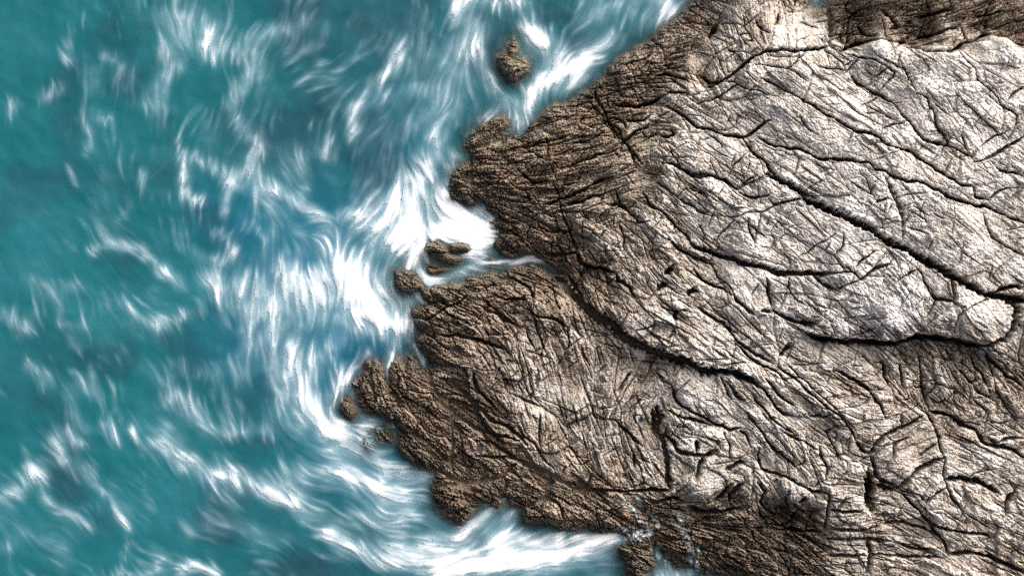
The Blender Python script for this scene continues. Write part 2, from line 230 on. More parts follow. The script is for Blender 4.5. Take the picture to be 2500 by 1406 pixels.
 ('C', 6, .7, 0, [(750, 120), (760, 200), (770, 260)]), ('C', 6, .7, 0, [(650, 100), (660, 200), (680, 260)]), ('C', 5, .6, 0, [(860, 80), (880, 200), (890, 300), (920, 390)]), ('C', 6, .7, 0, [(1030, 1270), (1150, 1260), (1280, 1290), (1400, 1340), (1490, 1380)]), ('C', 8, .7, 0, [(540, 1180), (560, 1270), (545, 1400)]),
 ('C', 5, .6, 0, [(930, 1090), (1010, 1200), (1040, 1280)]), ('C', 4, .5, 0, [(850, 900), (900, 960), (960, 900), (1020, 880)]), ('C', 8, .8, 0, [(1380, 1040), (1390, 960), (1440, 900)]), ('C', 4, .5, 0, [(180, 430), (280, 440), (340, 410)]), ('C', 5, .5, 0, [(300, 1190), (420, 1180), (540, 1180), (680, 1190)]),
 ('C', 4, .5, 0, [(640, 1090), (760, 1080), (860, 1110), (960, 1160)]), ('C', 4, .5, 0, [(300, 1280), (450, 1280), (600, 1270), (800, 1290), (1000, 1290)]), ('C', 4, .5, 0, [(690, 1180), (760, 1220), (830, 1250), (960, 1250)]), ('C', 5, .6, 0, [(1250, 560), (1330, 600), (1420, 560), (1490, 570)]),
 ('C', 4, .4, 0, [(840, 690), (900, 640), (970, 600)]), ('C', 4, .4, 0, [(700, 700), (720, 600), (780, 560)]), ('C', 5, .5, 0, [(60, 880), (50, 950), (80, 1000)]), ('C', 6, .6, 0, [(130, 960), (160, 940)]), ('C', 5, .6, 0, [(0, 1130), (130, 1130), (270, 1140)]),
 ('A', 6, .7, 0, [(780, 260), (840, 300), (900, 380), (950, 420), (1010, 460), (1100, 500), (1170, 560), (1210, 610)]), ('A', 5, .6, 0, [(650, 330), (720, 400), (800, 450), (880, 500), (960, 540), (1080, 560), (1160, 590)]), ('A', 4, .5, 0, [(900, 590), (980, 590), (1060, 640), (1140, 690), (1000, 690), (900, 680)]),
 ('A', 6, .7, 0, [(1140, 690), (1220, 730), (1290, 760), (1360, 800), (1430, 840), (1500, 850)]), ('A', 5, .6, 0, [(700, 780), (770, 820), (850, 850), (950, 830), (1060, 800), (1140, 720)]), ('A', 5, .6, 0, [(1180, 1000), (1260, 960), (1330, 930), (1400, 970), (1440, 1060)]),
 ('A', 6, .6, 0, [(610, 130), (620, 220), (660, 300), (740, 360)]), ('A', 5, .5, 0, [(740, 500), (760, 600), (740, 700), (760, 780)]), ('A', 5, .5, 0, [(880, 160), (900, 250), (960, 330), (1010, 380)]), ('A', 4, .4, 0, [(1110, 300), (1180, 330), (1290, 380)]), ('A', 4, .4, 0, [(1290, 430), (1280, 540), (1300, 640)]),
 ('A', 8, .6, 0, [(350, 250), (420, 330), (440, 400)]), ('A', 6, .5, 0, [(640, 880), (740, 850), (860, 870), (930, 900)]), ('A', 4, .4, 0, [(830, 780), (880, 730), (840, 690)]), ('A', 4, .4, 0, [(1150, 480), (1190, 560), (1260, 600), (1290, 680), (1380, 760)]),
]
# survey points: u, v, bedding angle (deg, clockwise), lamination, fracture, pale, height
PTS = np.array([
 (1720,40,20,.5,.8,.15,1.6),(1650,130,-15,.8,.8,.15,1.7),(1560,200,-10,.7,.9,.1,1.5),(1480,260,-5,.8,.9,.1,1.3),(1800,60,80,.3,.5,.42,2.7),(1920,60,88,.5,.4,.55,3.1),(1960,110,80,.3,.4,.58,3.2),
 (1780,130,75,.5,.4,.6,2.8),(1700,180,60,.6,.6,.3,2.3),(1700,240,25,.3,.5,.6,2.7),(1850,200,32,.3,.5,.7,3.2),(1950,220,32,.3,.4,.8,3.6),(2100,60,-20,.7,.9,.04,1.6),(2250,50,-20,.9,.8,.06,1.8),
 (2400,50,-25,.9,.7,.12,2.2),(2480,80,-20,.9,.6,.15,2.4),(2130,130,30,.2,.25,.9,3.7),(2300,150,35,.2,.25,.95,4.0),(2450,150,30,.2,.2,1,4.0),(2250,250,45,.2,.25,.9,4.1),(2400,300,50,.2,.25,.9,4.1),
 (2000,300,32,.2,.35,.85,3.7),(2150,400,34,.2,.35,.9,4.1),(2300,420,34,.3,.4,.7,4.0),(2450,420,34,.2,.35,.85,4.0),(2330,560,34,.1,.1,.72,4.2),(2420,630,34,.1,.12,.65,4.1),(2100,520,34,.2,.35,1,4.0),(1950,480,33,.3,.5,.85,3.6),
 (1800,380,33,.3,.5,.7,3.1),(1700,330,33,.3,.55,.65,2.7),(1850,560,33,.2,.5,.85,3.3),(1750,480,40,.3,.6,.75,3.0),(1650,420,45,.4,.6,.5,2.5),(1620,560,45,.3,.65,.55,2.5),(2100,660,50,.2,.5,1,3.9),(2200,720,50,.2,.5,1,3.9),
 (2000,720,33,.2,.5,.9,3.5),(1830,690,40,.1,.1,.85,3.1),(1650,700,40,.4,.7,.5,2.5),(1560,700,60,.5,.7,.4,2.3),(1600,790,30,.3,.5,.5,2.5),(1750,800,35,.4,.5,.5,2.6),(2350,750,40,.1,.2,.7,3.9),(2430,770,40,.1,.2,.7,3.8),
 (1480,600,45,.3,.7,.5,2.1),(1450,520,-20,.5,.7,.3,1.8),(1400,600,20,.2,.9,.06,1.1),(1460,680,60,.5,.8,.2,1.7),(1350,380,-12,.95,.8,.1,1.5),(1450,350,-15,.9,.7,.15,1.7),(1300,450,-5,.8,.7,.1,1.2),(1420,450,-18,.95,.7,.15,1.6),
 (1200,400,0,.5,.9,.06,.8),(1140,460,10,.7,1,.04,.5),(1190,330,-20,.6,.9,.08,.5),(1260,560,30,.3,1,.04,.6),(1540,330,-30,.5,.7,.25,2.1),(1530,430,-20,.6,.7,.25,2.1),(1200,680,-5,.9,.9,.12,.9),(1300,690,25,.9,.8,.15,1.4),(1380,760,65,.75,.7,.15,1.8),
 (1430,850,75,.7,.5,.3,1.7),(1100,760,20,.9,.9,.1,.8),(1200,780,40,.8,.7,.15,1.0),(1300,860,70,.4,.5,.34,1.1),(1100,860,20,.5,.8,.1,.8),(1180,880,60,.4,.7,.22,.9),(1300,980,78,.25,.5,.46,1.0),(1420,980,70,.25,.5,.38,1.1),(1550,950,-50,.4,.6,.36,1.4),
 (1480,1080,80,.2,.5,.38,1.1),(1350,1100,60,.3,.6,.22,.9),(1200,1020,40,.6,.9,.1,.8),(1100,1000,20,.5,1,.05,.7),(920,950,60,.4,1,.05,.4),(1050,1080,55,.7,1,.05,.6),(1180,1130,35,.5,.7,.13,.8),(1130,1220,15,.7,1,.05,.6),(1300,1220,20,.3,1,.05,.5),
 (1450,1200,30,.3,.9,.07,.7),(1600,1150,60,.3,.5,.38,1.2),(1550,1300,15,.5,1,.05,.5),(1700,1280,15,.8,1,.05,.7),(1800,1350,30,.8,1,.05,.9),(1900,1300,30,.7,.9,.06,1.2),(1780,1230,-20,.8,.8,.12,1.3),(1720,980,55,.3,.3,.7,2.3),(1850,920,40,.6,.5,.55,2.7),
 (1750,1060,15,.3,.4,.6,2.1),(1720,1150,-40,.3,.35,.55,1.9),(1900,1050,42,.7,.5,.6,2.6),(2000,960,42,.7,.5,.5,2.8),(1850,1180,60,.4,.5,.5,2.1),(1950,1180,75,.5,.6,.5,2.3),(2080,900,30,.4,.7,.42,2.6),(2200,900,60,.5,.8,.36,2.6),(2350,900,60,.5,.9,.28,2.6),
 (2450,920,50,.6,.9,.28,2.6),(2100,980,10,.4,.6,.36,2.7),(2220,1090,-35,.2,.3,.42,2.9),(2350,1050,30,.4,.8,.32,2.7),(2400,1150,20,.2,.4,.65,2.8),(2300,1230,50,.2,.4,.65,2.6),(2450,1250,40,.3,.5,.42,2.6),(2060,1240,0,.3,.5,.42,2.3),(1980,1330,40,.6,.9,.06,1.6),
 (2100,1350,0,.4,.6,.42,2.1),(2250,1330,30,.5,.6,.38,2.3),(2450,1350,30,.6,.6,.35,2.3),(2700,500,34,.3,.4,.7,4.6),(2700,1100,34,.4,.6,.4,3.2),(2800,100,0,.6,.6,.4,3.4),(2000,1600,30,.5,.8,.1,1.2),(1900,-60,60,.5,.8,.1,1.2),(2400,-200,-20,.8,.8,.08,1.4)], f32)
PTS[:, 6] *= 1.5
PTS[:, 5] = np.where((PTS[:, 5] > .18) & (PTS[:, 5] < .56) & (PTS[:, 1] > 780), PTS[:, 5] + .10, PTS[:, 5])

# ------------------------------------------------------------------ coarse fields (step 4)
CX0, CY0, CS = 760.0, -420.0, 4.0
cu = np.arange(CX0, 3000, CS, dtype=f32); cv = np.arange(CY0, 1900, CS, dtype=f32)
CU, CV = np.meshgrid(cu, cv)
def idw(pts, vals, U, V, p=3.2, soft=18.0):
    num = [np.zeros(U.shape, f32) for _ in vals]; den = np.zeros(U.shape, f32)
    for k in range(len(pts)):
        w = ((U - pts[k][0]) ** 2 + (V - pts[k][1]) ** 2 + soft * soft) ** f32(-p / 2)
        den += w
        for n, q in zip(num, vals): n += w * f32(q[k])
    return [n / den for n in num]
wu = 26 * fbm(CU / 90, CV / 90, 3, 40); wv = 26 * fbm(CU / 90, CV / 90, 3, 50)
s8 = (slice(None, None, 2), slice(None, None, 2))
def up(f):   # from step 8 to step 4
    return bil(f, CX0, CY0, 2 * CS, CU, CV)
th = np.radians(PTS[:, 2])
c2, s2, lam, rough, pale, zc = [up(f) for f in idw(PTS[:, :2], [np.cos(2 * th), np.sin(2 * th), PTS[:, 3], PTS[:, 4], PTS[:, 5], PTS[:, 6]], (CU + wu)[s8], (CV + wv)[s8])]
zsm = up(idw(PTS[:, :2], [PTS[:, 6]], CU[s8], CV[s8], p=2.6, soft=60.)[0])
th_c = (0.5 * np.arctan2(s2, c2)).astype(f32) + 0.12 * fbm(CU / 120, CV / 120, 2, 60)

def poly_sdf(poly, U, V):
    """positive inside"""
    d = np.full(U.shape, 1e9, f32); ins = np.zeros(U.shape, bool)
    n = len(poly)
    for k in range(n):
        x0, y0 = poly[k]; x1, y1 = poly[(k + 1) % n]
        ex, ey = x1 - x0, y1 - y0
        t = np.clip(((U - x0) * ex + (V - y0) * ey) / (ex * ex + ey * ey + 1e-9), 0, 1)
        np.minimum(d, (U - x0 - t * ex) ** 2 + (V - y0 - t * ey) ** 2, out=d)
        if y0 != y1:
            ins ^= ((y0 > V) != (y1 > V)) & (U < ex * (V - y0) / (y1 - y0) + x0)
    d = np.sqrt(d)
    return np.where(ins, d, -d).astype(f32)

ju = 5 * fbm(CU / 30, CV / 30, 2, 70); jv = 5 * fbm(CU / 30, CV / 30, 2, 80)
sd_c = poly_sdf(COAST, CU + ju, CV + jv)
rock_sd = []
for lab, poly, top in SEA_ROCKS:
    b = np.array(poly); m = 130
    i0 = max(int((b[:, 0].min() - m - CX0) / CS), 0); i1 = int((b[:, 0].max() + m - CX0) / CS) + 1
    j0 = max(int((b[:, 1].min() - m - CY0) / CS), 0); j1 = int((b[:, 1].max() + m - CY0) / CS) + 1
    f = np.full(CU.shape, -200, f32)
    f[j0:j1, i0:i1] = poly_sdf(poly, (CU + ju * .5)[j0:j1, i0:i1], (CV + jv * .5)[j0:j1, i0:i1])
    rock_sd.append(f)
# water-line profile: a steep skirt that runs on under water
def shore(sd, top, soft):
    return np.where(sd > 0, top * (1 - np.exp(-sd / soft)), np.maximum(sd * 0.016, -1.8))
def land(sd, z):
    k = 1 - np.exp(-np.maximum(sd, 0) / 13)
    lo = np.minimum(z, .62 + sd * .014)
    return np.where(sd > 0, k * (lo + (z - lo) * sstep(10, 140, sd)), np.maximum(sd * 0.018, -1.8))
zmac = land(sd_c, zc)
zrect = np.maximum(land(sd_c, zsm), 0)
for f, (lab, poly, top) in zip(rock_sd, SEA_ROCKS):
    zmac = np.maximum(zmac, shore(f, top + .22, 6) if top > .1 else np.where(f > 0, top, np.maximum(f * .016, -1.8)))
owner_c = np.zeros(CU.shape, np.int32)
best = sd_c.copy()
for k, f in enumerate(rock_sd):
    m = f > best + 2
    owner_c[m] = k + 1; best = np.where(m, f, best)

# ------------------------------------------------------------------ fine rock grid
GS = 1.45
gu = axis(836, 2530, GS, 790, 5200, 1.12); gv = axis(-24, 1430, GS, -2600, 3800, 1.12)
U, V = np.meshgrid(gu, gv)
look = lambda f: bil(f, CX0, CY0, CS, U, V)
zm = look(zmac); sd = look(sd_c); LAM = np.clip(look(lam), 0, 1); RGH = np.clip(look(rough) + .38 * fbm(U / 85, V / 85, 2, 71), .04, 1); PALE = np.clip(look(pale), 0, 1)
best_f = look(best)
TH = look(th_c)
land_w = sstep(-6, 14, best_f)
w1 = gnoise(U / 34, V / 34, 1); w2 = gnoise(U / 34, V / 34, 2); w3 = gnoise(U / 9, V / 9, 3); w4 = gnoise(U / 9, V / 9, 4)
UW = U + 4.5 * w1 + 1.7 * w3; VW = V + 4.5 * w2 + 1.7 * w4

joint = np.zeros(U.shape, f32); shoulder = np.zeros(U.shape, f32); stepz = np.zeros(U.shape, f32)
def add_joint(pts, w, d, st):
    pts = np.array(pts, f32)
    seg = np.hypot(*np.diff(pts, axis=0).T); cum = np.concatenate([[0], np.cumsum(seg)]); L = cum[-1]
    R = max(5 * w + 6, 95 if st else 0)
    i0, i1 = np.searchsorted(gu, [pts[:, 0].min() - R, pts[:, 0].max() + R]); j0, j1 = np.searchsorted(gv, [pts[:, 1].min() - R, pts[:, 1].max() + R])
    if i1 - i0 < 2 or j1 - j0 < 2: return
    u = UW[j0:j1, i0:i1]; v = VW[j0:j1, i0:i1]
    D = np.full(u.shape, 1e6, f32); P = np.zeros(u.shape, f32); SG = np.zeros(u.shape, f32)
    for k in range(len(seg)):
        a0, a1 = np.searchsorted(gu[i0:i1], [min(pts[k, 0], pts[k + 1, 0]) - R, max(pts[k, 0], pts[k + 1, 0]) + R])
        b0, b1 = np.searchsorted(gv[j0:j1], [min(pts[k, 1], pts[k + 1, 1]) - R, max(pts[k, 1], pts[k + 1, 1]) + R])
        x = u[b0:b1, a0:a1] - pts[k, 0]; y = v[b0:b1, a0:a1] - pts[k, 1]
        e = (pts[k + 1] - pts[k]) / max(seg[k], 1e-6)
        t = x * e[0] + y * e[1]; c = e[0] * y - e[1] * x
        tc = np.clip(t, 0, seg[k]); dd = np.sqrt((t - tc) ** 2 + c * c)
        m = dd < D[b0:b1, a0:a1]
        D[b0:b1, a0:a1][m] = dd[m]; P[b0:b1, a0:a1][m] = (cum[k] + tc)[m]; SG[b0:b1, a0:a1][m] = c[m]
    D = np.maximum(D + (.34 + .25 * (w > 7)) * w * w3[j0:j1, i0:i1] + .35 * w * w1[j0:j1, i0:i1] * (w > 7), 0)
    end = np.minimum(sstep(0, min(30, L * .3), P + 4), sstep(0, min(30, L * .3), L - P + 4)) * .75 + .25
    ww = w * .74 * (.5 + .5 * end) * (1 + .35 * w1[j0:j1, i0:i1])
    prof = 1.9 * d * end * np.exp(-(D / np.maximum(ww, 1.5)) ** 4)
    np.maximum(joint[j0:j1, i0:i1], prof, out=joint[j0:j1, i0:i1])
    np.maximum(shoulder[j0:j1, i0:i1], min(d, 1.0) * end * np.exp(-D / (2.6 * w + 4)), out=shoulder[j0:j1, i0:i1])
    if st:
        side = np.tanh(SG / (w * .35))
        stepz[j0:j1, i0:i1] += st * .5 * (side + 1 * np.sign(st) * 0) * np.exp(-(D / 42) ** 1.3) * end
for t, w, d, st, pts in JOINTS:
    add_joint(T(t, pts), w, d, st)
# joint sets: straight thin fractures along the bedding and across it
frac = np.zeros(U.shape, f32); fstep = np.zeros(U.shape, f32)
UF = U + 1.1 * w3 + 1.2 * w1; VF = V + 1.1 * w4 + 1.2 * w2
rj = np.random.default_rng(77)
nf = 5200
fu, fv = rj.uniform(1000, 2560, nf), rj.uniform(-20, 1430, nf)
fth = bil(th_c, CX0, CY0, CS, fu.astype(f32), fv.astype(f32)); fsd = bil(sd_c, CX0, CY0, CS, fu.astype(f32), fv.astype(f32)); frg = bil(rough, CX0, CY0, CS, fu.astype(f32), fv.astype(f32))
fpn = .75 * fbm(fu.astype(f32) / 85, fv.astype(f32) / 85, 2, 71) - .1
for k in range(nf):
    if fsd[k] < 25 or rj.random() > .2 + .9 * frg[k] + fpn[k]: continue
    s_ = rj.random()
    an0 = fth[k] + (rj.normal(0, .09) if s_ < .50 else 1.30 + rj.normal(0, .14) if s_ < .78 else -.80 + rj.normal(0, .14))
    L = float(np.clip(rj.lognormal(4.1 if s_ < .50 else 3.45, .5), 14, 220)); hw = rj.uniform(1.0, 1.6); dp = rj.uniform(.15, .7) * min(1, .35 + L / 90)
    c, s1 = math.cos(an0), math.sin(an0)
    st = rj.normal(0, .10); R = 24
    ex, ey = abs(c) * L / 2, abs(s1) * L / 2
    i0, i1 = np.searchsorted(gu, [fu[k] - ex - R, fu[k] + ex + R]); j0, j1 = np.searchsorted(gv, [fv[k] - ey - R, fv[k] + ey + R])
    if i1 - i0 < 4 or j1 - j0 < 4: continue
    x = UF[j0:j1, i0:i1] - f32(fu[k]); y = VF[j0:j1, i0:i1] - f32(fv[k])
    t = x * f32(c) + y * f32(s1); cr = y * f32(c) - x * f32(s1)
    end = np.clip((L / 2 - np.abs(t)) / (L * .3), 0, 1)
    p = f32(dp) * end * np.exp(-(cr / f32(hw)) ** 2)
    np.maximum(frac[j0:j1, i0:i1], p, out=frac[j0:j1, i0:i1])
    fstep[j0:j1, i0:i1] += f32(st) * end * np.tanh(cr / 1.0) * np.exp(-np.abs(cr) / 9)

def avor(cell, aspect, seed, uu, vv, lim=2, jit=.9):
    """cells stretched along the bedding; returns gap to the nearest joint, local coords, random values of the cell"""
    rng = np.random.default_rng(seed)
    x0, y0 = gu[0] - 4 * cell, gv[0] - 4 * cell
    nx = int((gu[-1] - x0) / cell) + 6; ny = int((gv[-1] - y0) / cell) + 6
    sx = (x0 + (np.arange(nx)[None] + .5 + jit * (rng.random((ny, nx)) - .5)) * cell).astype(f32)
    sy = (y0 + (np.arange(ny)[:, None] + .5 + jit * (rng.random((ny, nx)) - .5)) * cell).astype(f32)
    an = bil(th_c, CX0, CY0, CS, sx, sy) + (.16 * rng.standard_normal((ny, nx))).astype(f32)
    la = bil(lam, CX0, CY0, CS, sx, sy)
    asp = np.sqrt(1.9 + aspect * la * (.6 + .8 * rng.random((ny, nx)))).astype(f32)
    cc, ss = np.cos(an).ravel(), np.sin(an).ravel(); ia, aa = (1 / asp).ravel(), asp.ravel()
    rv = rng.random((4, ny * nx)).astype(f32)
    sx, sy = sx.ravel(), sy.ravel()
    ix = np.floor((uu - x0) / cell).astype(np.int32); iy = np.floor((vv - y0) / cell).astype(np.int32)
    np.clip(ix, lim, nx - lim - 1, out=ix); np.clip(iy, lim, ny - lim - 1, out=iy)
    base = iy * nx + ix
    F1 = np.full(uu.shape, 1e9, f32); F2 = F1.copy(); I1 = np.zeros(uu.shape, np.int32)
    for dj in range(-lim, lim + 1):
        for di in range(-lim, lim + 1):
            k = base + (dj * nx + di)
            dx = uu - sx[k]; dy = vv - sy[k]; c = cc[k]; s = ss[k]
            p = (dx * c + dy * s) * ia[k]; q = (dy * c - dx * s) * aa[k]
            d = p * p; d += q * q
            m = d < F1
            F2 = np.where(m, F1, np.minimum(F2, d)); F1 = np.where(m, d, F1); I1 = np.where(m, k, I1)
    gap = (np.sqrt(F2) - np.sqrt(F1)) * .5
    return gap, (uu - sx[I1]) / cell, (vv - sy[I1]) / cell, rv[:, I1], an.ravel()[I1]

z = zm + stepz * land_w
big_u = U + 5 * w1 + 2 * w3; big_v = V + 5 * w2 + 2 * w4
# large blocks
g, lx, ly, r, an_ = avor(120, 2.2, 101, big_u, big_v)
z += land_w * ((r[0] - .5) * .26 + ((r[1] - .5) * lx + (r[2] - .5) * ly) * .62) * (.5 + .5 * RGH)
BIGCR = np.exp(-(g / 1.7) ** 2)
z -= land_w * .5 * BIGCR * (.35 + .65 * RGH) * (r[3] > .25)
# bedding ledges: inside a block the beds run parallel and break off in steps
def ledges(lx, ly, cell, an_, r, per0, per1, amp):
    per = per0 + (per1 - per0) * r[1]
    ph = (ly * np.cos(an_) - lx * np.sin(an_)) * cell / per + 40 + .12 * w1 + .16 * w3
    fl_ = np.floor(ph); fr = ph - fl_
    fr = np.where(r[2] > .35, fr, 1 - fr)
    hsh = np.abs(np.sin(fl_ * 12.9898 + r[0] * 78.233) * 43758.5453) % 1
    edge = np.minimum(fr, 1 - fr) * per
    return amp * (.35 + .9 * hsh) * (fr - .5) * per / 12 - amp * 2.0 * np.exp(-(edge / 1.15) ** 2) * np.clip(hsh * 1.7 - .4, 0, 1)
lw0 = np.clip(LAM * 1.15 - .1, 0.06, 1) * (.25 + .75 * RGH) * land_w
z += np.maximum(lw0, .22 * land_w) * ledges(lx, ly, 120, an_, r, 9, 26, .14)
# medium blocks
m_u = U + 2.2 * w1 + 1.5 * w3; m_v = V + 2.2 * w2 + 1.5 * w4
g, lx, ly, r, an_ = avor(46, 3.0, 202, m_u, m_v)
med = ((r[0] - .5) * (.12 + .26 * sstep(.35, .8, RGH)) + ((r[1] - .5) * lx + (r[2] - .5) * ly) * .24)
z += land_w * med * (.22 + .78 * RGH)
z -= land_w * (.36 + .3 * sstep(.5, .9, RGH)) * np.exp(-(g / 1.35) ** 2) * (.12 + .88 * RGH) * (.15 + .85 * r[3])
MEDR = r[0]
# small blocks
g, lx, ly, r, an_ = avor(17, 4.2, 303, U + 2.0 * w3 + 2 * w1, V + 2.0 * w4 + 2 * w2)
kk = np.clip(.1 + 1.0 * RGH, 0, 1)
z += land_w * ((r[0] - .5) * .10 + ((r[1] - .5) * lx + (r[2] - .5) * ly) * .14) * kk
z -= land_w * .24 * np.exp(-(g / .95) ** 2) * kk * np.clip(1.6 * r[3] - .35, 0, 1)
SMR = r[1]
# laminae along the bedding
def std0(x): x = x - x.mean(); return (x / x.std()).astype(f32)
def lic(src, cx, cy, n, weights=None):
    """src smeared along the unit field (cx, cy) given in cells"""
    h, w = src.shape; acc = src.copy(); tot = 1.0; flat = src.ravel()
    jj, ii = np.meshgrid(np.arange(h, dtype=f32), np.arange(w, dtype=f32), indexing='ij')
    cxf, cyf = cx.ravel(), cy.ravel()
    for sgn in (1, -1):
        x = ii.copy(); y = jj.copy(); k = None
        px = cx * sgn; py = cy * sgn
        for t in range(n):
            x += px; y += py
            k = np.clip(y + .5, 0, h - 1).astype(np.int32) * w + np.clip(x + .5, 0, w - 1).astype(np.int32)
            wt = 1 - (t + 1) / (n + 1); acc += wt * flat[k]; tot += wt
            nx, ny = cxf[k], cyf[k]
            fl = np.where(nx * px + ny * py < 0, -1, 1).astype(f32)
            px = nx * fl; py = ny * fl
    return acc / tot
rng = np.random.default_rng(5)
CT, ST = np.cos(TH), np.sin(TH)
fine = lic(rng.standard_normal(U.shape).astype(f32), CT, ST, 10)
fine /= fine.std()
n5 = gnoise(U / 5.5, V / 5.5, 9)
coarse_l = lic(np.repeat(np.repeat(rng.standard_normal(((U.shape[0] + 2) // 3, (U.shape[1] + 2) // 3)).astype(f32), 3, 0), 3, 1)[:U.shape[0], :U.shape[1]], CT, ST, 16)
coarse_l /= coarse_l.std()
lw = np.clip(LAM * 1.1 - .05, 0.08, 1) * (.3 + .7 * RGH)
z += land_w * lw * (.045 * np.clip(fine, -2.2, 1.2) + .065 * np.clip(coarse_l, -2.6, .9))
# rough crust of the tidal zone, pits, soft undulation
TIDE = sstep(.30, .02, PALE) * land_w
n3 = gnoise(U / 3.4, V / 3.4, 12); n12 = gnoise(U / 13, V / 13, 14); n60 = gnoise(U / 55, V / 55, 15); n26 = gnoise(U / 26, V / 26, 16)
WETEDGE = sstep(75, 8, best_f) * sstep(.9, .2, zm)
z += land_w * ((.012 + .15 * TIDE + .09 * WETEDGE) * n3 + (.025 + .21 * TIDE) * n5 + (.045 + .07 * TIDE + .1 * WETEDGE) * n12 + .05 * n26 + .13 * n60 + .34 * gnoise(U / 140, V / 140, 72))
z -= land_w * .26 * sstep(.36, .62, n5 + .5 * n12) * (.2 + .8 * RGH) * (.45 + .55 * sstep(.7, .3, PALE))
# joints
z += land_w * np.clip(fstep, -.2, .2)
z -= land_w * frac * sstep(0, 25, best_f)
z -= land_w * (joint * sstep(4, 26, best_f) + .12 * shoulder)
# headland mass stays above the sea away from its rim
flo = .06 + .1 * sstep(10, 60, sd) + .07 * n12 + .05 * n26
sx_ = (z - flo) / .13
soft = flo + .13 * (np.maximum(sx_, 0) + np.log1p(np.exp(-np.abs(sx_)))) + .035 * n3 + .03 * n5
kf = sstep(4, 20, sd)
z = z * (1 - kf) + kf * soft

# tide pools: basins with a level rim
POOLS = [(4, 950, 275, 42, 18), (4, 780, 345, 20, 24), (4, 640, 170, 18, 30), (4, 555, 112, 10, 30), (4, 965, 365, 20, 18), (4, 1075, 213, 13, 14), (4, 830, 1020, 30, 15), (4, 790, 1110, 30, 25), (4, 465, 1195, 30, 15),
 (4, 338, 1295, 38, 30), (4, 420, 1375, 22, 26), (2, 605, 625, 38, 55), (5, 400, 835, 15, 14), (5, 205, 890, 14, 22), (5, 350, 1160, 18, 13), (5, 190, 465, 17, 11), ('A', 760, 40, 30, 15), ('A', 850, 100, 18, 22), ('A', 900, 385, 18, 38), ('A', 1012, 420, 46, 32),
 ('A', 1128, 488, 22, 32), ('A', 1270, 220, 14, 48), ('A', 612, 368, 40, 24), ('A', 775, 630, 14, 34), ('A', 1350, 835, 20, 24), ('A', 968, 870, 32, 16), ('A', 1155, 850, 14, 18), ('A', 925, 635, 28, 24), ('B', 437, 140, 20, 40), ('B', 505, 395, 24, 26),
 ('B', 540, 455, 14, 17), ('B', 885, 890, 34, 24), ('B', 970, 917, 22, 24), ('B', 1045, 973, 20, 17), ('B', 1060, 1020, 34, 14), ('B', 400, 640, 78, 38), ('B', 300, 215, 20, 22), ('B', 608, 102, 14, 12)]
pool_info = []; POOLE = []
for q, (t, x, y, rx, ry) in enumerate(POOLS[::3]):
    ox, oy, s = TILES[t]; px, py, rx, ry = ox + x / s, oy + y / s, rx / s * .88, ry / s * .88
    R = 2.2 * max(rx, ry)
    i0, i1 = np.searchsorted(gu, [px - R, px + R]); j0, j1 = np.searchsorted(gv, [py - R, py + R])
    sl = (slice(j0, j1), slice(i0, i1))
    e = np.sqrt(((U[sl] - px) / rx) ** 2 + ((V[sl] - py) / ry) ** 2) * (1 + .45 * w3[sl] + .4 * n5[sl] + .35 * n12[sl])
    lev = float(np.percentile(z[sl][e < 1.1], 40)) if (e < 1.1).sum() > 4 else float(z[sl].mean())
    k = sstep(1.5, .95, e)
    z[sl] = z[sl] * (1 - k) + k * (lev - .07 + .10 * (e - 0.95) + .02 * n3[sl])
    pool_info.append((j0, j1, i0, i1, e, lev - .05))
z = z.astype(f32)
ZR = look(zrect)
WX = ((U - 1250) * S * (1 - ZR / H)).astype(f32); WY = ((703 - V) * S * (1 - ZR / H)).astype(f32)

bed = lic(std0(fbm(U / 15, V / 15, 2, 23)), CT, ST, 34); bed = bed / bed.std()
# ------------------------------------------------------------------ rock colours: weights of the kinds of surface
brk = fbm(U / 40, V / 40, 2, 21) * .5 + .35 * w3 * .6
BED_DARK = np.clip(sstep(.25, 1.5, bed + .5 * n26 + .35 * n12 - .55 * (PALE - .55) - .1) * .85, 0, 1) * sstep(.2, .4, PALE)  # dark streaks drawn out along the bedding, broken by noise
PW = np.clip(PALE + .05 * bed + .16 * brk + .10 * (MEDR - .5) + .06 * (SMR - .5) + .1 * n60, 0, 1)
dist_w = best_f
def spots(lst):
    o = np.zeros(U.shape, f32)
    for x, y, rx, ry, a in lst:
        o = np.maximum(o, a * np.exp(-(((U - x) / rx) ** 2 + ((V - y) / ry) ** 2)))
    return o
ALG = np.clip(.75 * spots([(2230, 35, 230, 55, 1), (2080, 70, 70, 50, 1), (2380, 40, 90, 40, .8), (1400, 600, 60, 22, .9), (1460, 660, 40, 30, .6), (1260, 575, 40, 40, .8), (1820, 1270, 90, 40, .7), (1950, 1330, 70, 60, .8), (1120, 980, 60, 60, .6), (1700, 20, 40, 30, .8)]) * sstep(-.6, .2, n26 + .5 * n12) + np.clip(sstep(.16, .02, PW) * .4, 0, 1) * sstep(-.55, .35, brk + .25 * n26 + .3) + .95 * sstep(40, 10, dist_w + 16 * brk + 8 * n12), 0, 1)
BARN = .7 * sstep(34, 14, dist_w + 12 * n26 + 8 * n12) * sstep(2, 10, dist_w) * sstep(.95, .35, zm) * sstep(-.35, .25, n60 + .4 * n12 + .2)
BARN = np.maximum(BARN, spots([(1095, 705, 60, 20, .9), (1190, 310, 45, 25, .9), (1340, 275, 50, 18, .6), (1250, 150, 50, 60, .9), (1100, 620, 80, 40, .7), (1210, 560, 25, 20, .6)]) * sstep(-.5, .2, n12))
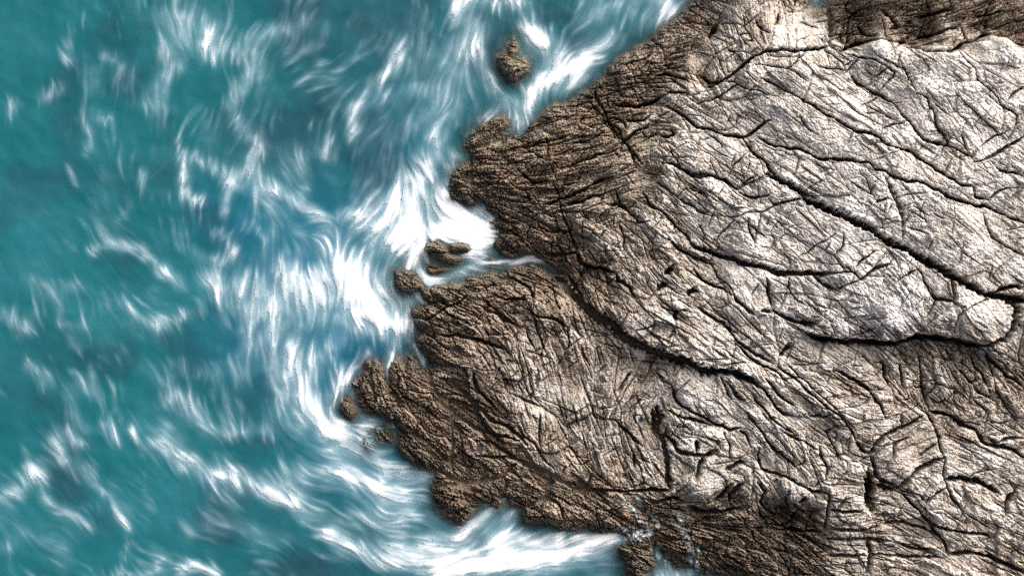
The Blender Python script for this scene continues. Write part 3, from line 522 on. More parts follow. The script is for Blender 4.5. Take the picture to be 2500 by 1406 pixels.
GUANO = spots([(2210, 740, 60, 50, 1), (2100, 760, 60, 26, .9), (2060, 790, 50, 18, .9), (2170, 790, 70, 22, .9), (2300, 770, 25, 22, .8), (2020, 770, 25, 14, .8), (2290, 690, 25, 30, .5), (2060, 560, 70, 60, .3), (2080, 480, 80, 60, .35), (1690, 960, 34, 25, .55), (1690, 1040, 25, 18, .5), (2440, 800, 20, 12, .6), (2400, 190, 120, 50, .35), (1305, 935, 18, 26, .5)])
GUANO = sstep(.36, .56, GUANO * .8 + .5 * (.5 * n12 + .4 * n5 + .5 * w3) * np.minimum(1, GUANO * 2.5) )
DARK_TONE = spots([(2110, 810, 120, 22, 1), (2000, 820, 60, 26, .8), (2250, 800, 80, 16, .7), (2380, 640, 90, 26, .9), (2300, 600, 60, 14, .7), (2440, 660, 40, 30, .8), (2400, 815, 30, 20, .9), (2330, 950, 40, 60, .5), (2200, 860, 80, 24, .7), (1960, 800, 50, 40, .7), (2420, 900, 90, 50, .35)])  # darker patches at set places, mostly along slab edges
DARK_TONE = np.clip(.75 * BED_DARK + DARK_TONE * sstep(-.5, .35, n26 + .6 * n12 + .15), 0, 1)
RUST = np.maximum(spots([(1385, 920, 40, 14, .9), (1420, 890, 40, 18, .6), (1500, 1125, 30, 14, .8), (1460, 1110, 45, 16, .5), (1290, 930, 26, 40, .4), (2350, 365, 16, 18, .6), (2100, 940, 90, 18, .35), (2150, 1000, 80, 30, .25)]) * sstep(-.3, .3, n12), .25 * sstep(.1, .5, n60 + .4 * n12) * sstep(.6, .2, PALE))
LILAC = spots([(1450, 950, 30, 34, .9), (1480, 1090, 36, 26, .9), (1440, 1060, 26, 40, .6), (1130, 890, 20, 16, .7), (1200, 870, 30, 24, .6), (1400, 1000, 40, 50, .5), (1250, 1040, 30, 22, .6), (1160, 1100, 24, 20, .7), (1290, 1000, 26, 40, .5), (1560, 980, 30, 26, .6), (1720, 30, 26, 30, .7), (1500, 520, 40, 40, .35), (1420, 1130, 40, 20, .5)]) * sstep(-.35, .35, n26 + .5 * n12)
GREEN = np.maximum(spots([(1240, 880, 30, 40, .8), (1335, 900, 22, 60, .7), (1340, 960, 40, 50, .6), (1390, 1000, 30, 60, .5), (1570, 340, 50, 30, .7), (1350, 1050, 20, 50, .6)]), .22 * sstep(0, .5, -n60 + .4 * n12) * sstep(.7, .3, PALE))
# COMPUTE-ROCK-END

# ------------------------------------------------------------------ sea: foam carried along a flow
FLOW = np.array([(100,150,.2,1),(450,80,.1,1),(400,300,-.2,1),(650,60,-.3,1),(820,100,-.6,.7),(780,200,-.8,.5),(900,230,-.6,1),(1000,200,-.4,1),(1100,150,-.35,1),(1150,60,-.45,1),(1200,120,0,1),(1180,230,.5,1),(1245,215,.9,.35),(1300,100,.55,.7),
 (1350,170,-.8,.6),(1440,140,-.8,.6),(1500,60,-.4,.8),(1600,50,-.6,.9),(1300,240,-.3,1),(1200,275,-.8,.6),(1050,350,-.25,1),(950,400,-.4,1),(880,480,-.6,.8),(1000,480,.2,1),(1080,530,.8,.5),(1150,560,.9,.1),(900,560,-.8,.5),(850,620,-.5,.8),(1000,600,-.3,.9),(960,640,-.4,.9),
 (800,680,0,1),(900,700,.3,1),(960,790,.2,1),(650,680,0,1),(550,450,-.4,.9),(450,420,-.3,1),(600,600,-.5,.7),(700,480,.6,.7),(760,530,.9,-.2),(1100,680,.9,-.2),(1200,640,1,-.05),(1300,632,1,.1),(100,500,.5,.5),(300,600,.7,.5),(450,620,.4,.9),(100,750,.3,.8),(300,800,.4,.8),
 (420,720,.6,.6),(250,950,.35,1),(400,950,.5,.8),(200,1080,.4,1),(100,1150,.7,.6),(280,1250,.5,.9),(200,1230,.9,.6),(450,1130,.6,.8),(580,1180,.6,.6),(690,850,0,1),(720,960,.2,1),(600,1000,.2,1),(780,1030,.5,.9),(750,900,-.05,1),(860,1065,.9,.3),(950,1060,.9,-.2),(800,1110,.9,.5),
 (900,1150,.9,.3),(1000,1180,.9,.2),(800,1200,.8,.5),(900,1280,.8,.5),(1050,1300,.95,.15),(1180,1280,.8,-.7),(1200,1330,.9,-.3),(1350,1330,.9,-.3),(1450,1320,.9,-.35),(1000,1380,1,.1),(1250,1390,1,-.1),(600,1380,.8,.3),(450,1390,.8,.3),(840,880,-.45,.9),(800,960,.1,1),(950,850,-.2,1),(1640,1380,.4,.9)], f32)
FOAM = [  # half width, strength, points
 (44,1.25,[(1080,500),(1130,530),(1180,560)]),(48,1.05,[(960,500),(1000,540),(980,590),(1015,620)]),(40,.8,[(900,545),(950,560)]),(20,.8,[(1010,470),(1040,420),(1055,360),(1060,330)]),(30,.5,[(1010,480),(980,440)]),(15,.8,[(1115,385),(1090,430),(1085,470)]),
 (36,1.15,[(1040,565),(1120,560),(1190,575)]),(18,.75,[(1150,600),(1185,640),(1120,672),(1060,690)]),(11,.95,[(1190,640),(1260,639),(1305,630)]),(7,.9,[(1305,630),(1340,650),(1368,668)]),(16,.7,[(1000,720),(1020,735),(1050,738)]),(13,.8,[(1000,640),(1040,680),(1060,690)]),
 (48,1.15,[(860,680),(900,720),(925,765)]),(24,.9,[(880,765),(960,790),(1005,805)]),(35,.65,[(820,640),(850,700),(870,760)]),(20,.8,[(960,700),(985,740),(1000,790)]),(13,1,[(962,840),(947,890),(950,940)]),(8,.95,[(1000,835),(1020,860),(1038,885)]),(25,1.2,[(820,955),(835,930)]),(12,.7,[(845,920),(880,890),(900,870)]),
 (30,.82,[(708,860),(718,950),(752,1020),(820,1065),(900,1078)]),(19,.92,[(762,880),(752,950),(778,1012),(835,1052)]),(12,.7,[(880,1045),(950,1030),(965,1045)]),(9,.6,[(870,990),(885,1015),(930,1025)]),(20,.4,[(660,850),(670,930),(690,990)]),
 (36,.85,[(830,1130),(930,1175),(1000,1200)]),(25,.65,[(940,1215),(1000,1240)]),(18,.75,[(900,1125),(1000,1150),(1045,1155)]),(19,.8,[(560,1140),(640,1190),(720,1230),(780,1280),(860,1330)]),(23,.85,[(400,1080),(440,1115),(500,1150),(570,1170)]),(30,.6,[(640,1190),(740,1180)]),(25,.5,[(700,1150),(800,1170)]),
 (22,.65,[(860,1330),(960,1375),(1100,1390)]),(40,1.1,[(1080,1390),(1250,1370),(1400,1345),(1490,1315)]),(34,.75,[(960,1350),(1100,1350),(1250,1330)]),(18,.8,[(1120,1310),(1170,1270),(1215,1240),(1230,1222)]),(15,.5,[(950,1290),(1050,1320),(1150,1315)]),(20,.6,[(1200,1300),(1300,1320),(1400,1330)]),(22,.8,[(1610,1400),(1680,1405)]),(9,.8,[(1605,1340),(1625,1380)]),(14,.6,[(1250,1255),(1230,1290)]),
 (34,.6,[(1130,0),(1150,80),(1130,130)]),(14,.65,[(1110,10),(1108,60)]),(14,.8,[(1160,100),(1185,180),(1215,220)]),(14,.85,[(1150,0),(1280,5)]),(26,1.15,[(1290,75),(1330,105)]),(18,.55,[(1290,125),(1350,140),(1400,150)]),(27,1.15,[(1320,205),(1400,170),(1430,150)]),(20,.9,[(1295,235),(1320,190)]),(13,.85,[(1375,225),(1420,190)]),
 (19,.85,[(1262,300),(1285,300)]),(11,.85,[(1285,270),(1305,225)]),(19,.6,[(1440,145),(1490,90)]),(15,.5,[(1420,65),(1460,40)]),(24,.42,[(1480,20),(1560,50),(1620,40)]),(16,.9,[(1612,50),(1640,15)]),(17,.65,[(1180,295),(1230,260),(1240,290)]),(14,.6,[(1990,-10),(1996,10)]),(12,.4,[(1200,220),(1260,250)]),(30,.3,[(1420,0),(1560,0),(1660,-10)]),
 (15,.6,[(868,330),(860,275),(900,220),(960,160),(990,110)]),(50,.3,[(1000,150),(1060,170),(1120,200)]),(14,.32,[(1040,220),(960,230),(870,260)]),(38,.32,[(1000,300),(1050,310),(1090,270)]),(16,.5,[(1050,330),(1020,400)]),(12,.65,[(798,340),(795,385)]),(10,.28,[(780,210),(840,160),(900,100)]),(12,.28,[(700,140),(780,110),(800,60)]),(8,.35,[(720,210),(760,180),(800,150)]),
 (44,.5,[(430,30),(450,80),(500,80)]),(20,.7,[(400,120),(418,170),(388,215)]),(24,.5,[(500,70),(520,120),(610,130),(640,180)]),(20,.32,[(610,90),(740,60),(760,40)]),(14,.55,[(168,95),(160,145)]),(16,.65,[(105,240),(150,220)]),(12,.55,[(25,275),(40,250)]),(10,.5,[(200,280),(220,330),(212,372)]),(9,.6,[(238,298),(270,290)]),(12,.42,[(250,130),(290,155)]),(26,.24,[(215,170),(230,200)]),
 (20,.38,[(350,255),(390,260)]),(16,.5,[(600,180),(560,270),(600,320),(640,360),(600,390)]),(10,.6,[(430,350),(450,380),(510,400),(560,440)]),(11,.75,[(443,440),(460,485),(490,492)]),(8,.65,[(450,400),(455,440)]),(13,.65,[(560,450),(550,490),(545,520)]),(20,.55,[(560,430),(620,420)]),(17,.65,[(640,460),(700,480),(740,510),(800,535),(870,520)]),(18,.45,[(730,400),(750,440),(740,470)]),(25,.32,[(620,460),(680,520)]),
 (6,.5,[(345,420),(345,470)]),(5,.4,[(325,500),(290,540)]),(7,.45,[(165,405),(182,450)]),(11,.6,[(220,615),(280,592),(340,607),(382,640)]),(15,.75,[(405,665),(435,692)]),(20,.85,[(500,680),(545,705)]),(11,.5,[(520,560),(560,590),(577,635)]),(11,.45,[(480,620),(540,640),(580,610)]),(18,.65,[(690,650),(710,672)]),(28,.7,[(600,750),(610,795)]),(35,.5,[(560,700),(650,720),(750,700)]),
 (52,.55,[(650,720),(780,690),(850,650)]),(45,.45,[(700,760),(800,740)]),(13,.35,[(720,560),(780,620)]),(25,.45,[(780,580),(840,640)]),(17,.4,[(80,690),(130,705),(185,700)]),(10,.65,[(300,730),(340,780),(390,800)]),(15,.55,[(390,785),(460,770)]),(18,.4,[(10,760),(60,800)]),(7,.75,[(60,800),(75,805)]),(13,.4,[(130,720),(150,790),(200,800)]),(13,.35,[(170,820),(190,850)]),
 (13,.7,[(70,893),(110,912),(112,940)]),(18,.42,[(195,935),(245,965)]),(17,.36,[(170,970),(190,1030)]),(20,.6,[(400,982),(440,968),(472,992)]),(13,.36,[(480,1000),(500,1050)]),(18,.3,[(340,890),(400,930),(440,890)]),(20,.6,[(125,1060),(150,1120),(220,1160)]),(15,.55,[(165,1050),(200,1080)]),(13,.55,[(250,1040),(285,1065)]),(7,.75,[(320,1050),(352,1092)]),(8,.75,[(228,1180),(268,1220),(308,1282)]),
 (4,.45,[(310,1290),(305,1360)]),(18,.6,[(0,1212),(40,1200),(95,1155)]),(17,.45,[(60,1140),(100,1170)]),(13,.48,[(100,1215),(160,1252),(222,1285)]),(18,.3,[(0,1340),(60,1310)]),(7,.65,[(358,1345),(390,1360),(378,1392)]),(13,.95,[(440,1395),(475,1382),(530,1398)]),(8,.65,[(280,1402),(370,1402)]),(25,.25,[(570,1280),(640,1300),(700,1320)]),(20,.42,[(540,1060),(620,1040),(660,1050)]),(9,.4,[(560,880),(575,930)]),
 (22,.35,[(600,850),(650,830),(690,810)]),(26,.4,[(840,800),(800,850),(780,880)]),(6,.6,[(620,545),(650,590)]),(20,.3,[(480,900),(520,920)]),(30,.3,[(860,1250),(960,1270)]),(24,.3,[(1060,1260),(1080,1300)]),(16,.35,[(660,560),(640,620)])]
SS = 2.1
su = axis(-14, 2514, SS, -60000, 70000, 1.25); sv = axis(-14, 1420, SS, -60000, 60000, 1.25)
fi0, fi1 = np.searchsorted(su, [-15, 2515]); fj0, fj1 = np.searchsorted(sv, [-15, 1421])
A, B = np.meshgrid(su[fi0:fi1], sv[fj0:fj1])       # the part of the sea in view
FS = 8.0
fcu, fcv = np.meshgrid(np.arange(-40, 2560, FS, dtype=f32), np.arange(-40, 1460, FS, dtype=f32))
fl = FLOW / np.hypot(FLOW[:, 2], FLOW[:, 3])[:, None].clip(1e-6) if False else FLOW.copy()
nn = np.hypot(fl[:, 2], fl[:, 3]); fl[:, 2] /= nn; fl[:, 3] /= nn
fx, fy = idw(fl[:, :2], [fl[:, 2], fl[:, 3]], fcu, fcv, p=3.0, soft=25.)
curl = .6 * fbm(fcu / 110, fcv / 110, 2, 90) + .22 * gnoise(fcu / 34, fcv / 34, 93)
fa = np.arctan2(fy, fx) + curl
FXc, FYc = np.cos(fa), np.sin(fa)
FX = bil(FXc, -40, -40, FS, A, B); FY = bil(FYc, -40, -40, FS, A, B)
nrm = np.hypot(FX, FY); FX /= nrm; FY /= nrm
rng = np.random.default_rng(11)
hh, ww_ = A.shape
def blocky(n):
    r = rng.standard_normal(((hh + n - 1) // n, (ww_ + n - 1) // n)).astype(f32)
    return np.repeat(np.repeat(r, n, 0), n, 1)[:hh, :ww_]
clump = fbm(A / 42, B / 42, 3, 95)
def std(x): x = x - x.mean(); return x / x.std()
s_f = std(lic(blocky(1), FX, FY, 24)); s_m = std(lic(std(gnoise(A / 5, B / 5, 40)), FX, FY, 40)); s_w = std(lic(std(fbm(A / 26, B / 26, 2, 39)), FX, FY, 16)); s_s = std(lic(std(fbm(A / 13, B / 13, 2, 44)), FX, FY, 38))
lump = std(fbm(A / 21, B / 21, 4, 43, .6))
def ridge(sc, seed, n, p):
    r = np.abs(fbm((A + 9 * gnoise(A / 30, B / 30, seed + 5)) / sc, (B + 9 * gnoise(A / 30, B / 30, seed + 6)) / sc, 2, seed))
    return lic(np.exp(-(r / p) ** 1.2).astype(f32), FX, FY, n)
fil = np.maximum(ridge(38, 131, 5, .07), .8 * ridge(20, 141, 4, .08)); fil2 = ridge(70, 151, 9, .05)
silk = .26 * s_f + .42 * s_m + .75 * s_s
# foam outlines are torn along the flow
tear = lic(std(fbm(A / 9, B / 9, 2, 97)), FX, FY, 20); tear = std(tear)
du = 11 * gnoise(A / 26, B / 26, 31) + 8 * gnoise(A / 60, B / 60, 32) + FX * 13 * tear; dv = 11 * gnoise(A / 26, B / 26, 33) + 8 * gnoise(A / 60, B / 60, 34) + FY * 13 * tear
AW = A + du; BW = B + dv
keep = np.ones(A.shape, f32)
u1, v1 = su[fi0:fi1], sv[fj0:fj1]
for w, st, pts in FOAM:
    pts = np.array(pts, f32); R = 2.6 * w + 30
    for_d = None
    i0, i1 = np.searchsorted(u1, [pts[:, 0].min() - R, pts[:, 0].max() + R]); j0, j1 = np.searchsorted(v1, [pts[:, 1].min() - R, pts[:, 1].max() + R])
    if i1 - i0 < 2 or j1 - j0 < 2: continue
    k = min(1.0, .25 + w / 40)
    u = A[j0:j1, i0:i1] + k * du[j0:j1, i0:i1]; v = B[j0:j1, i0:i1] + k * dv[j0:j1, i0:i1]
    D = np.full(u.shape, 1e9, f32)
    for p, q in zip(pts[:-1], pts[1:]):
        e = q - p; t = np.clip(((u - p[0]) * e[0] + (v - p[1]) * e[1]) / (e @ e + 1e-6), 0, 1)
        np.minimum(D, (u - p[0] - t * e[0]) ** 2 + (v - p[1] - t * e[1]) ** 2, out=D)
    keep[j0:j1, i0:i1] *= 1 - np.minimum(.985, st * .93) * np.exp(-(D / (w * w)) ** .85)
AMT = 1 - keep
cloud = .5 + .5 * np.tanh(1.6 * fbm((A + .6 * du) / 46, (B + .6 * dv) / 46, 3, 35))
AMT = AMT * (1 - .62 * (1 - cloud) * (1 - sstep(.78, .95, AMT)))
over = sstep(.72, .97, AMT)
veil = np.clip(.02 + .13 * fbm(A / 130, B / 130, 3, 36), 0, .2) * sstep(60, 500, A + .3 * B)
amt = 1 - (1 - AMT) * (1 - veil)
def blur(f, n):
    for _ in range(n):
        g_ = np.pad(f, 1, mode='edge'); f = (g_[:-2, 1:-1] + 2 * f + g_[2:, 1:-1]) * .25
        g_ = np.pad(f, 1, mode='edge'); f = (g_[1:-1, :-2] + 2 * f + g_[1:-1, 2:]) * .25
    return f
soft_amt = .45 * amt + .55 * blur(amt, 14)
lace = std(lic(std(fbm((A + 6 * gnoise(A / 22, B / 22, 63)) / 15, (B + 6 * gnoise(A / 22, B / 22, 64)) / 15, 4, 62, .6)), FX, FY, 20))
broad = std(lic(std(fbm(A / 34, B / 34, 3, 65)), FX, FY, 28))
torn = sstep(.12, .95, amt ** .85 + .10 * lace + .08 * broad)
wisp = np.maximum(1 + .19 * s_f + .16 * s_m + .10 * s_s, 0)
soft2 = blur(amt, 22)
den = .36 * soft2 + .40 * soft_amt ** 1.1 * wisp * np.maximum(1 + .25 * broad, .2) + .48 * torn ** 1.3 * wisp + (.20 * fil + .24 * fil2) * sstep(.06, .5, amt) * (1 - over) * np.maximum(.5 + .35 * lace, 0)
den += (.20 * fil + .16 * fil2 + .06) * sstep(-.05, .7, fbm(A / 90, B / 90, 3, 61) + .1) * sstep(60, 380, A + .2 * B) * np.maximum(.5 + .4 * lace, 0)
DEN = np.clip(.88 * den - .03 + blur(over, 8) * .16, 0, 1.0)
DEN = np.clip(.5 * DEN + .5 * blur(lic(DEN.astype(f32), FX, FY, 8), 2) + .10 * np.maximum(ridge(24, 171, 3, .035), .8 * ridge(13, 181, 3, .04)) * sstep(.10, .45, amt) * (1 - over), 0, 1).astype(f32)
def blobs(lst):
    o = np.zeros(A.shape, f32)
    for x, y, rx, ry, a in lst: o = np.maximum(o, a * np.exp(-(((AW - x) / rx) ** 2 + ((BW - y) / ry) ** 2)))
    return o
lowf = fbm(A / 190, B / 190, 3, 45)
MILK = np.clip(.42 * lic(AMT, FX, FY, 14) + .38 * np.clip(lowf, 0, 1) + blobs([(390, 1230, 130, 70, .6), (250, 340, 70, 60, .4), (80, 520, 110, 90, .4), (300, 760, 140, 70, .45), (60, 660, 90, 60, .35), (60, 1330, 120, 60, .4), (230, 1230, 100, 50, .4), (640, 1310, 60, 50, .4), (700, 780, 120, 60, .4), (480, 700, 120, 50, .3)]), 0, 1).astype(f32)
DEEP = np.clip(sstep(0, .7, -lowf) * .6 + .4 * sstep(350, 900, A) + blobs([(950, 70, 110, 80, .95), (920, 370, 62, 75, 1), (540, 1280, 75, 50, .9), (700, 850, 60, 70, .9), (700, 330, 120, 90, .7), (790, 260, 80, 70, .6), (310, 200, 55, 40, .8), (280, 440, 80, 50, .6), (500, 520, 50, 22, .9), (290, 630, 55, 30, .7), (560, 330, 40, 60, .6), (130, 870, 90, 80, .5), (60, 930, 80, 110, .4), (450, 900, 60, 80, .6), (620, 960, 60, 60, .7), (170, 1190, 50, 40, .6), (730, 600, 40, 50, .7), (500, 760, 60, 20, .6), (720, 1390, 120, 30, .9), (930, 860, 30, 30, .6), (640, 1080, 80, 16, .7), (900, 1310, 60, 22, .5), (1350, 40, 50, 30, .6), (1420, 110, 40, 24, .6), (1240, 60, 40, 30, .5)]), 0, 1).astype(f32)
BLUE = np.clip(blobs([(760, 620, 200, 150, 1), (850, 850, 200, 170, 1), (620, 560, 120, 120, .8), (600, 830, 120, 100, .6), (900, 1100, 200, 120, .6), (1000, 330, 120, 120, .35), (560, 500, 90, 80, .5)]), 0, 1).astype(f32)
# COMPUTE-END

# ------------------------------------------------------------------ materials
def new_mat(name):
    m = bpy.data.materials.new(name); m.use_nodes = True
    nt = m.node_tree; nt.nodes.clear()
    return m, nt
class NT:
    def __init__(s, nt): s.nt = nt
    def n(s, t, **kw):
        o = s.nt.nodes.new(t)
        for k, v in kw.items(): setattr(o, k, v)
        return o
    def put(s, v, sock):
        if hasattr(v, 'is_linked') or hasattr(v, 'links'): s.nt.links.new(v, sock)
        else: sock.default_value = v
    def math(s, op, a, b=0.0, c=0.0, clamp=False):
        o = s.n('ShaderNodeMath', operation=op, use_clamp=clamp)
        for k, v in enumerate((a, b, c)): s.put(v, o.inputs[k])
        return o.outputs[0]
    def mix(s, f, a, b):
        o = s.n('ShaderNodeMix', data_type='RGBA')
        s.put(f, o.inputs[0]); s.put(a, o.inputs[6]); s.put(b, o.inputs[7])
        return o.outputs[2]
    def rng(s, v, a, b, c, d, smooth=False):
        o = s.n('ShaderNodeMapRange', interpolation_type='SMOOTHSTEP' if smooth else 'LINEAR')
        s.put(v, o.inputs[0])
        for k, q in enumerate((a, b, c, d)): o.inputs[k + 1].default_value = q
        return o.outputs[0]
    def noise(s, vec, scale, det=3.0, rough=.55, dist=0.0):
        o = s.n('ShaderNodeTexNoise')
        s.put(vec, o.inputs['Vector']); o.inputs['Scale'].default_value = scale; o.inputs['Detail'].default_value = det
        o.inputs['Roughness'].default_value = rough; o.inputs['Distortion'].default_value = dist
        return o.outputs['Fac']
    def attr(s, name):
        return s.n('ShaderNodeAttribute', attribute_name=name)
C4 = lambda r, g, b: (r, g, b, 1.0)

def rock_material():
    m, nt = new_mat("fractured_coast_rock"); q = NT(nt)
    pos = q.n('ShaderNodeNewGeometry').outputs['Position']
    A1 = q.attr("surface_a"); A2 = q.attr("surface_b")
    sa = q.n('ShaderNodeSeparateColor'); nt.links.new(A1.outputs['Color'], sa.inputs[0])
    sb = q.n('ShaderNodeSeparateColor'); nt.links.new(A2.outputs['Color'], sb.inputs[0])
    pale, alg, barn = sa.outputs; guano = A1.outputs['Alpha']
    dark_tone, rust, green = sb.outputs; blk = A2.outputs['Alpha']
    n1 = q.noise(pos, 1.1, 4, .6); n2 = q.noise(pos, 5.0, 4, .65, .4); n3 = q.noise(pos, 17.0, 3, .7); n4 = q.noise(pos, 2.4, 3, .6, 1.2)
    brown = q.mix(q.rng(n2, .3, .7, 0, 1), C4(.15, .12, .09), C4(.37, .305, .238))
    tan = q.mix(q.rng(n4, .3, .7, 0, 1), C4(.39, .35, .30), C4(.66, .615, .55))
    grey = q.mix(q.rng(n2, .35, .68, 0, 1), C4(.45, .435, .42), C4(.83, .825, .81))
    light = q.mix(q.rng(q.math('ADD', n1, q.math('MULTIPLY', pale, .55)), .66, 1.0, 0, 1), tan, grey)
    col = q.mix(q.rng(pale, .14, .58, 0, 1), brown, light)
    col = q.mix(q.math('MULTIPLY', green, .5), col, C4(.26, .27, .19))
    col = q.mix(q.math('MULTIPLY', rust, .6), col, C4(.42, .235, .135))
    col = q.mix(q.math('MULTIPLY', alg, q.rng(n2, .3, .66, .95, .5)), col, C4(.050, .038, .032))
    col = q.mix(q.math('MULTIPLY', barn, q.rng(n3, .36, .60, .15, .9)), col, q.mix(q.rng(n3, .4, .6, 0, 1), C4(.13, .12, .07), C4(.33, .31, .21)))
    col = q.mix(q.math('MULTIPLY', dark_tone, q.rng(n2, .32, .62, .95, .25)), col, C4(.070, .060, .048))  # dark brown tone over the streaks and set patches
    col = q.mix(q.math('MULTIPLY', q.attr('surface_c').outputs['Fac'], q.rng(n2, .3, .6, .4, .9)), col, q.mix(n4, C4(.17, .16, .16), C4(.37, .355, .345)))
    # lichen freckles and mineral speckle
    vor = q.n('ShaderNodeTexVoronoi'); q.put(pos, vor.inputs['Vector']); vor.inputs['Scale'].default_value = 3.2
    fre = q.math('MULTIPLY', q.rng(vor.outputs['Distance'], .14, .30, 1, 0, True), q.rng(n4, .5, .62, 0, 1, True))
    col = q.mix(q.math('MULTIPLY', fre, q.math('MULTIPLY', pale, .55)), col, C4(.13, .115, .10))
    col = q.mix(guano, col, q.mix(q.rng(n2, .35, .6, 0, 1), C4(.64, .645, .66), C4(.88, .885, .89)))
    v = q.math('MULTIPLY', q.rng(n3, .3, .7, .78, 1.22), q.rng(blk, 0, 1, .70, 1.30))
    hsv = q.n('ShaderNodeHueSaturation'); q.put(col, hsv.inputs['Color']); q.put(v, hsv.inputs['Value'])
    b = q.n('ShaderNodeBsdfPrincipled')
    q.put(hsv.outputs[0], b.inputs['Base Color'])
    q.put(q.rng(alg, 0, 1, .85, .38), b.inputs['Roughness'])
    b.inputs['Specular IOR Level'].default_value = .35
    bump = q.n('ShaderNodeBump'); bump.inputs['Strength'].default_value = .7; bump.inputs['Distance'].default_value = .03
    hgt = q.math('ADD', q.noise(pos, 13.0, 5, .72, .6), q.math('MULTIPLY', q.noise(pos, 40.0, 2, .6), .4))
    q.put(hgt, bump.inputs['Height']); nt.links.new(bump.outputs[0], b.inputs['Normal'])
    o = q.n('ShaderNodeOutputMaterial'); nt.links.new(b.outputs[0], o.inputs[0])
    return m

def sea_material():
    m, nt = new_mat("sea_water_and_foam"); q = NT(nt)
    pos = q.n('ShaderNodeNewGeometry').outputs['Position']
    W = q.attr("water"); sp = q.n('ShaderNodeSeparateColor'); nt.links.new(W.outputs['Color'], sp.inputs[0])
    deep, milk, blue = sp.outputs; opac = W.outputs['Alpha']
    foam = q.attr("foam").outputs['Fac']
    n1 = q.noise(pos, .55, 4, .6, .5); n2 = q.noise(pos, 3.0, 4, .65, .8)
    col = q.mix(deep, C4(.007, .104, .128), C4(.011, .054, .077))
    col = q.mix(q.math('MULTIPLY', blue, .75), col, C4(.006, .10, .19))
    col = q.mix(q.math('MULTIPLY', milk, .62), col, C4(.03, .175, .228))
    col = q.mix(q.rng(n1, .3, .7, 0, .22), col, C4(.012, .125, .158))
    f = q.math('MULTIPLY', foam, q.rng(n2, .25, .75, .86, 1.14), clamp=True)
    thin = q.mix(f, C4(.36, .62, .78), C4(.80, .83, .87))
    col = q.mix(f, col, thin)
    b = q.n('ShaderNodeBsdfPrincipled'); q.put(col, b.inputs['Base Color'])
    q.put(q.rng(foam, 0, .6, .30, .9), b.inputs['Roughness']); b.inputs['Specular IOR Level'].default_value = .15
    bump = q.n('ShaderNodeBump'); bump.inputs['Strength'].default_value = .25; bump.inputs['Distance'].default_value = .08
    q.put(q.noise(pos, 2.2, 4, .6, .6), bump.inputs['Height']); nt.links.new(bump.outputs[0], b.inputs['Normal'])
    tr = q.n('ShaderNodeBsdfTransparent'); tr.inputs[0].default_value = C4(.80, .90, .90)
    mx = q.n('ShaderNodeMixShader'); q.put(opac, mx.inputs[0]); nt.links.new(tr.outputs[0], mx.inputs[1]); nt.links.new(b.outputs[0], mx.inputs[2])
    o = q.n('ShaderNodeOutputMaterial'); nt.links.new(mx.outputs[0], o.inputs[0])
    return m

def pool_material():
    m, nt = new_mat("still_pool_water"); q = NT(nt)
    pos = q.n('ShaderNodeNewGeometry').outputs['Position']
    b = q.n('ShaderNodeBsdfPrincipled')
    q.put(q.mix(q.rng(q.noise(pos, 4, 4, .65, 1.0), .35, .65, 0, 1), C4(.025, .027, .032), C4(.075, .08, .092)), b.inputs['Base Color'])
    b.inputs['Roughness'].default_value = .12; b.inputs['IOR'].default_value = 1.33
    o = q.n('ShaderNodeOutputMaterial'); nt.links.new(b.outputs[0], o.inputs[0])
    return m
ROCK, SEA, POOL = rock_material(), sea_material(), pool_material()

# ------------------------------------------------------------------ mesh building
def grid_mesh(name, X, Y, Z, fmask, attrs, mat, origin=(0, 0, 0)):
    """faces of a height grid where fmask (one per cell) holds"""
    h, w = X.shape
    jj, ii = np.nonzero(fmask)
    k = (jj * w + ii).astype(np.int64)
    quad = np.stack([k, k + w, k + w + 1, k + 1], 1)      # rows run downwards in plan: counter-clockwise from above
    used = np.zeros(h * w, bool); used[quad.ravel()] = True
    remap = np.cumsum(used) - 1
    quad = remap[quad].astype(np.int32)
    co = np.stack([X.ravel()[used] - origin[0], Y.ravel()[used] - origin[1], Z.ravel()[used] - origin[2]], 1).astype(f32)
    me = bpy.data.meshes.new(name)
    me.vertices.add(len(co)); me.vertices.foreach_set("co", co.ravel())
    n = len(quad)
    me.loops.add(4 * n); me.loops.foreach_set("vertex_index", quad.ravel())
    me.polygons.add(n); me.polygons.foreach_set("loop_start", np.arange(0, 4 * n, 4, dtype=np.int32))
    me.polygons.foreach_set("use_smooth", np.ones(n, bool))
    me.update(calc_edges=True)
    for an, (kind, val) in attrs.items():
        at = me.attributes.new(an, kind, 'POINT')
        if kind == 'FLOAT_COLOR': at.data.foreach_set("color", val.reshape(-1, 4)[used].astype(f32).ravel())
        else: at.data.foreach_set("value", val.ravel()[used].astype(f32))
    me.materials.append(mat)
    ob = bpy.data.objects.new(name, me); ob.location = origin
    sc.collection.objects.link(ob)
    return ob

def cells(mask):   # a cell counts when its four corners do
    return mask[:-1, :-1] & mask[1:, :-1] & mask[:-1, 1:] & mask[1:, 1:]
def cells_any(mask):
    return mask[:-1, :-1] | mask[1:, :-1] | mask[:-1, 1:] | mask[1:, 1:]

SURF = {"surface_a": ('FLOAT_COLOR', np.stack([PW, ALG, BARN, GUANO], -1)),
        "surface_c": ('FLOAT', LILAC),
        "surface_b": ('FLOAT_COLOR', np.stack([DARK_TONE, RUST, GREEN, np.clip(.45 * MEDR + .3 * SMR + .13 * coarse_l * .5 + .12 + .05 * bed, 0, 1)], -1))}

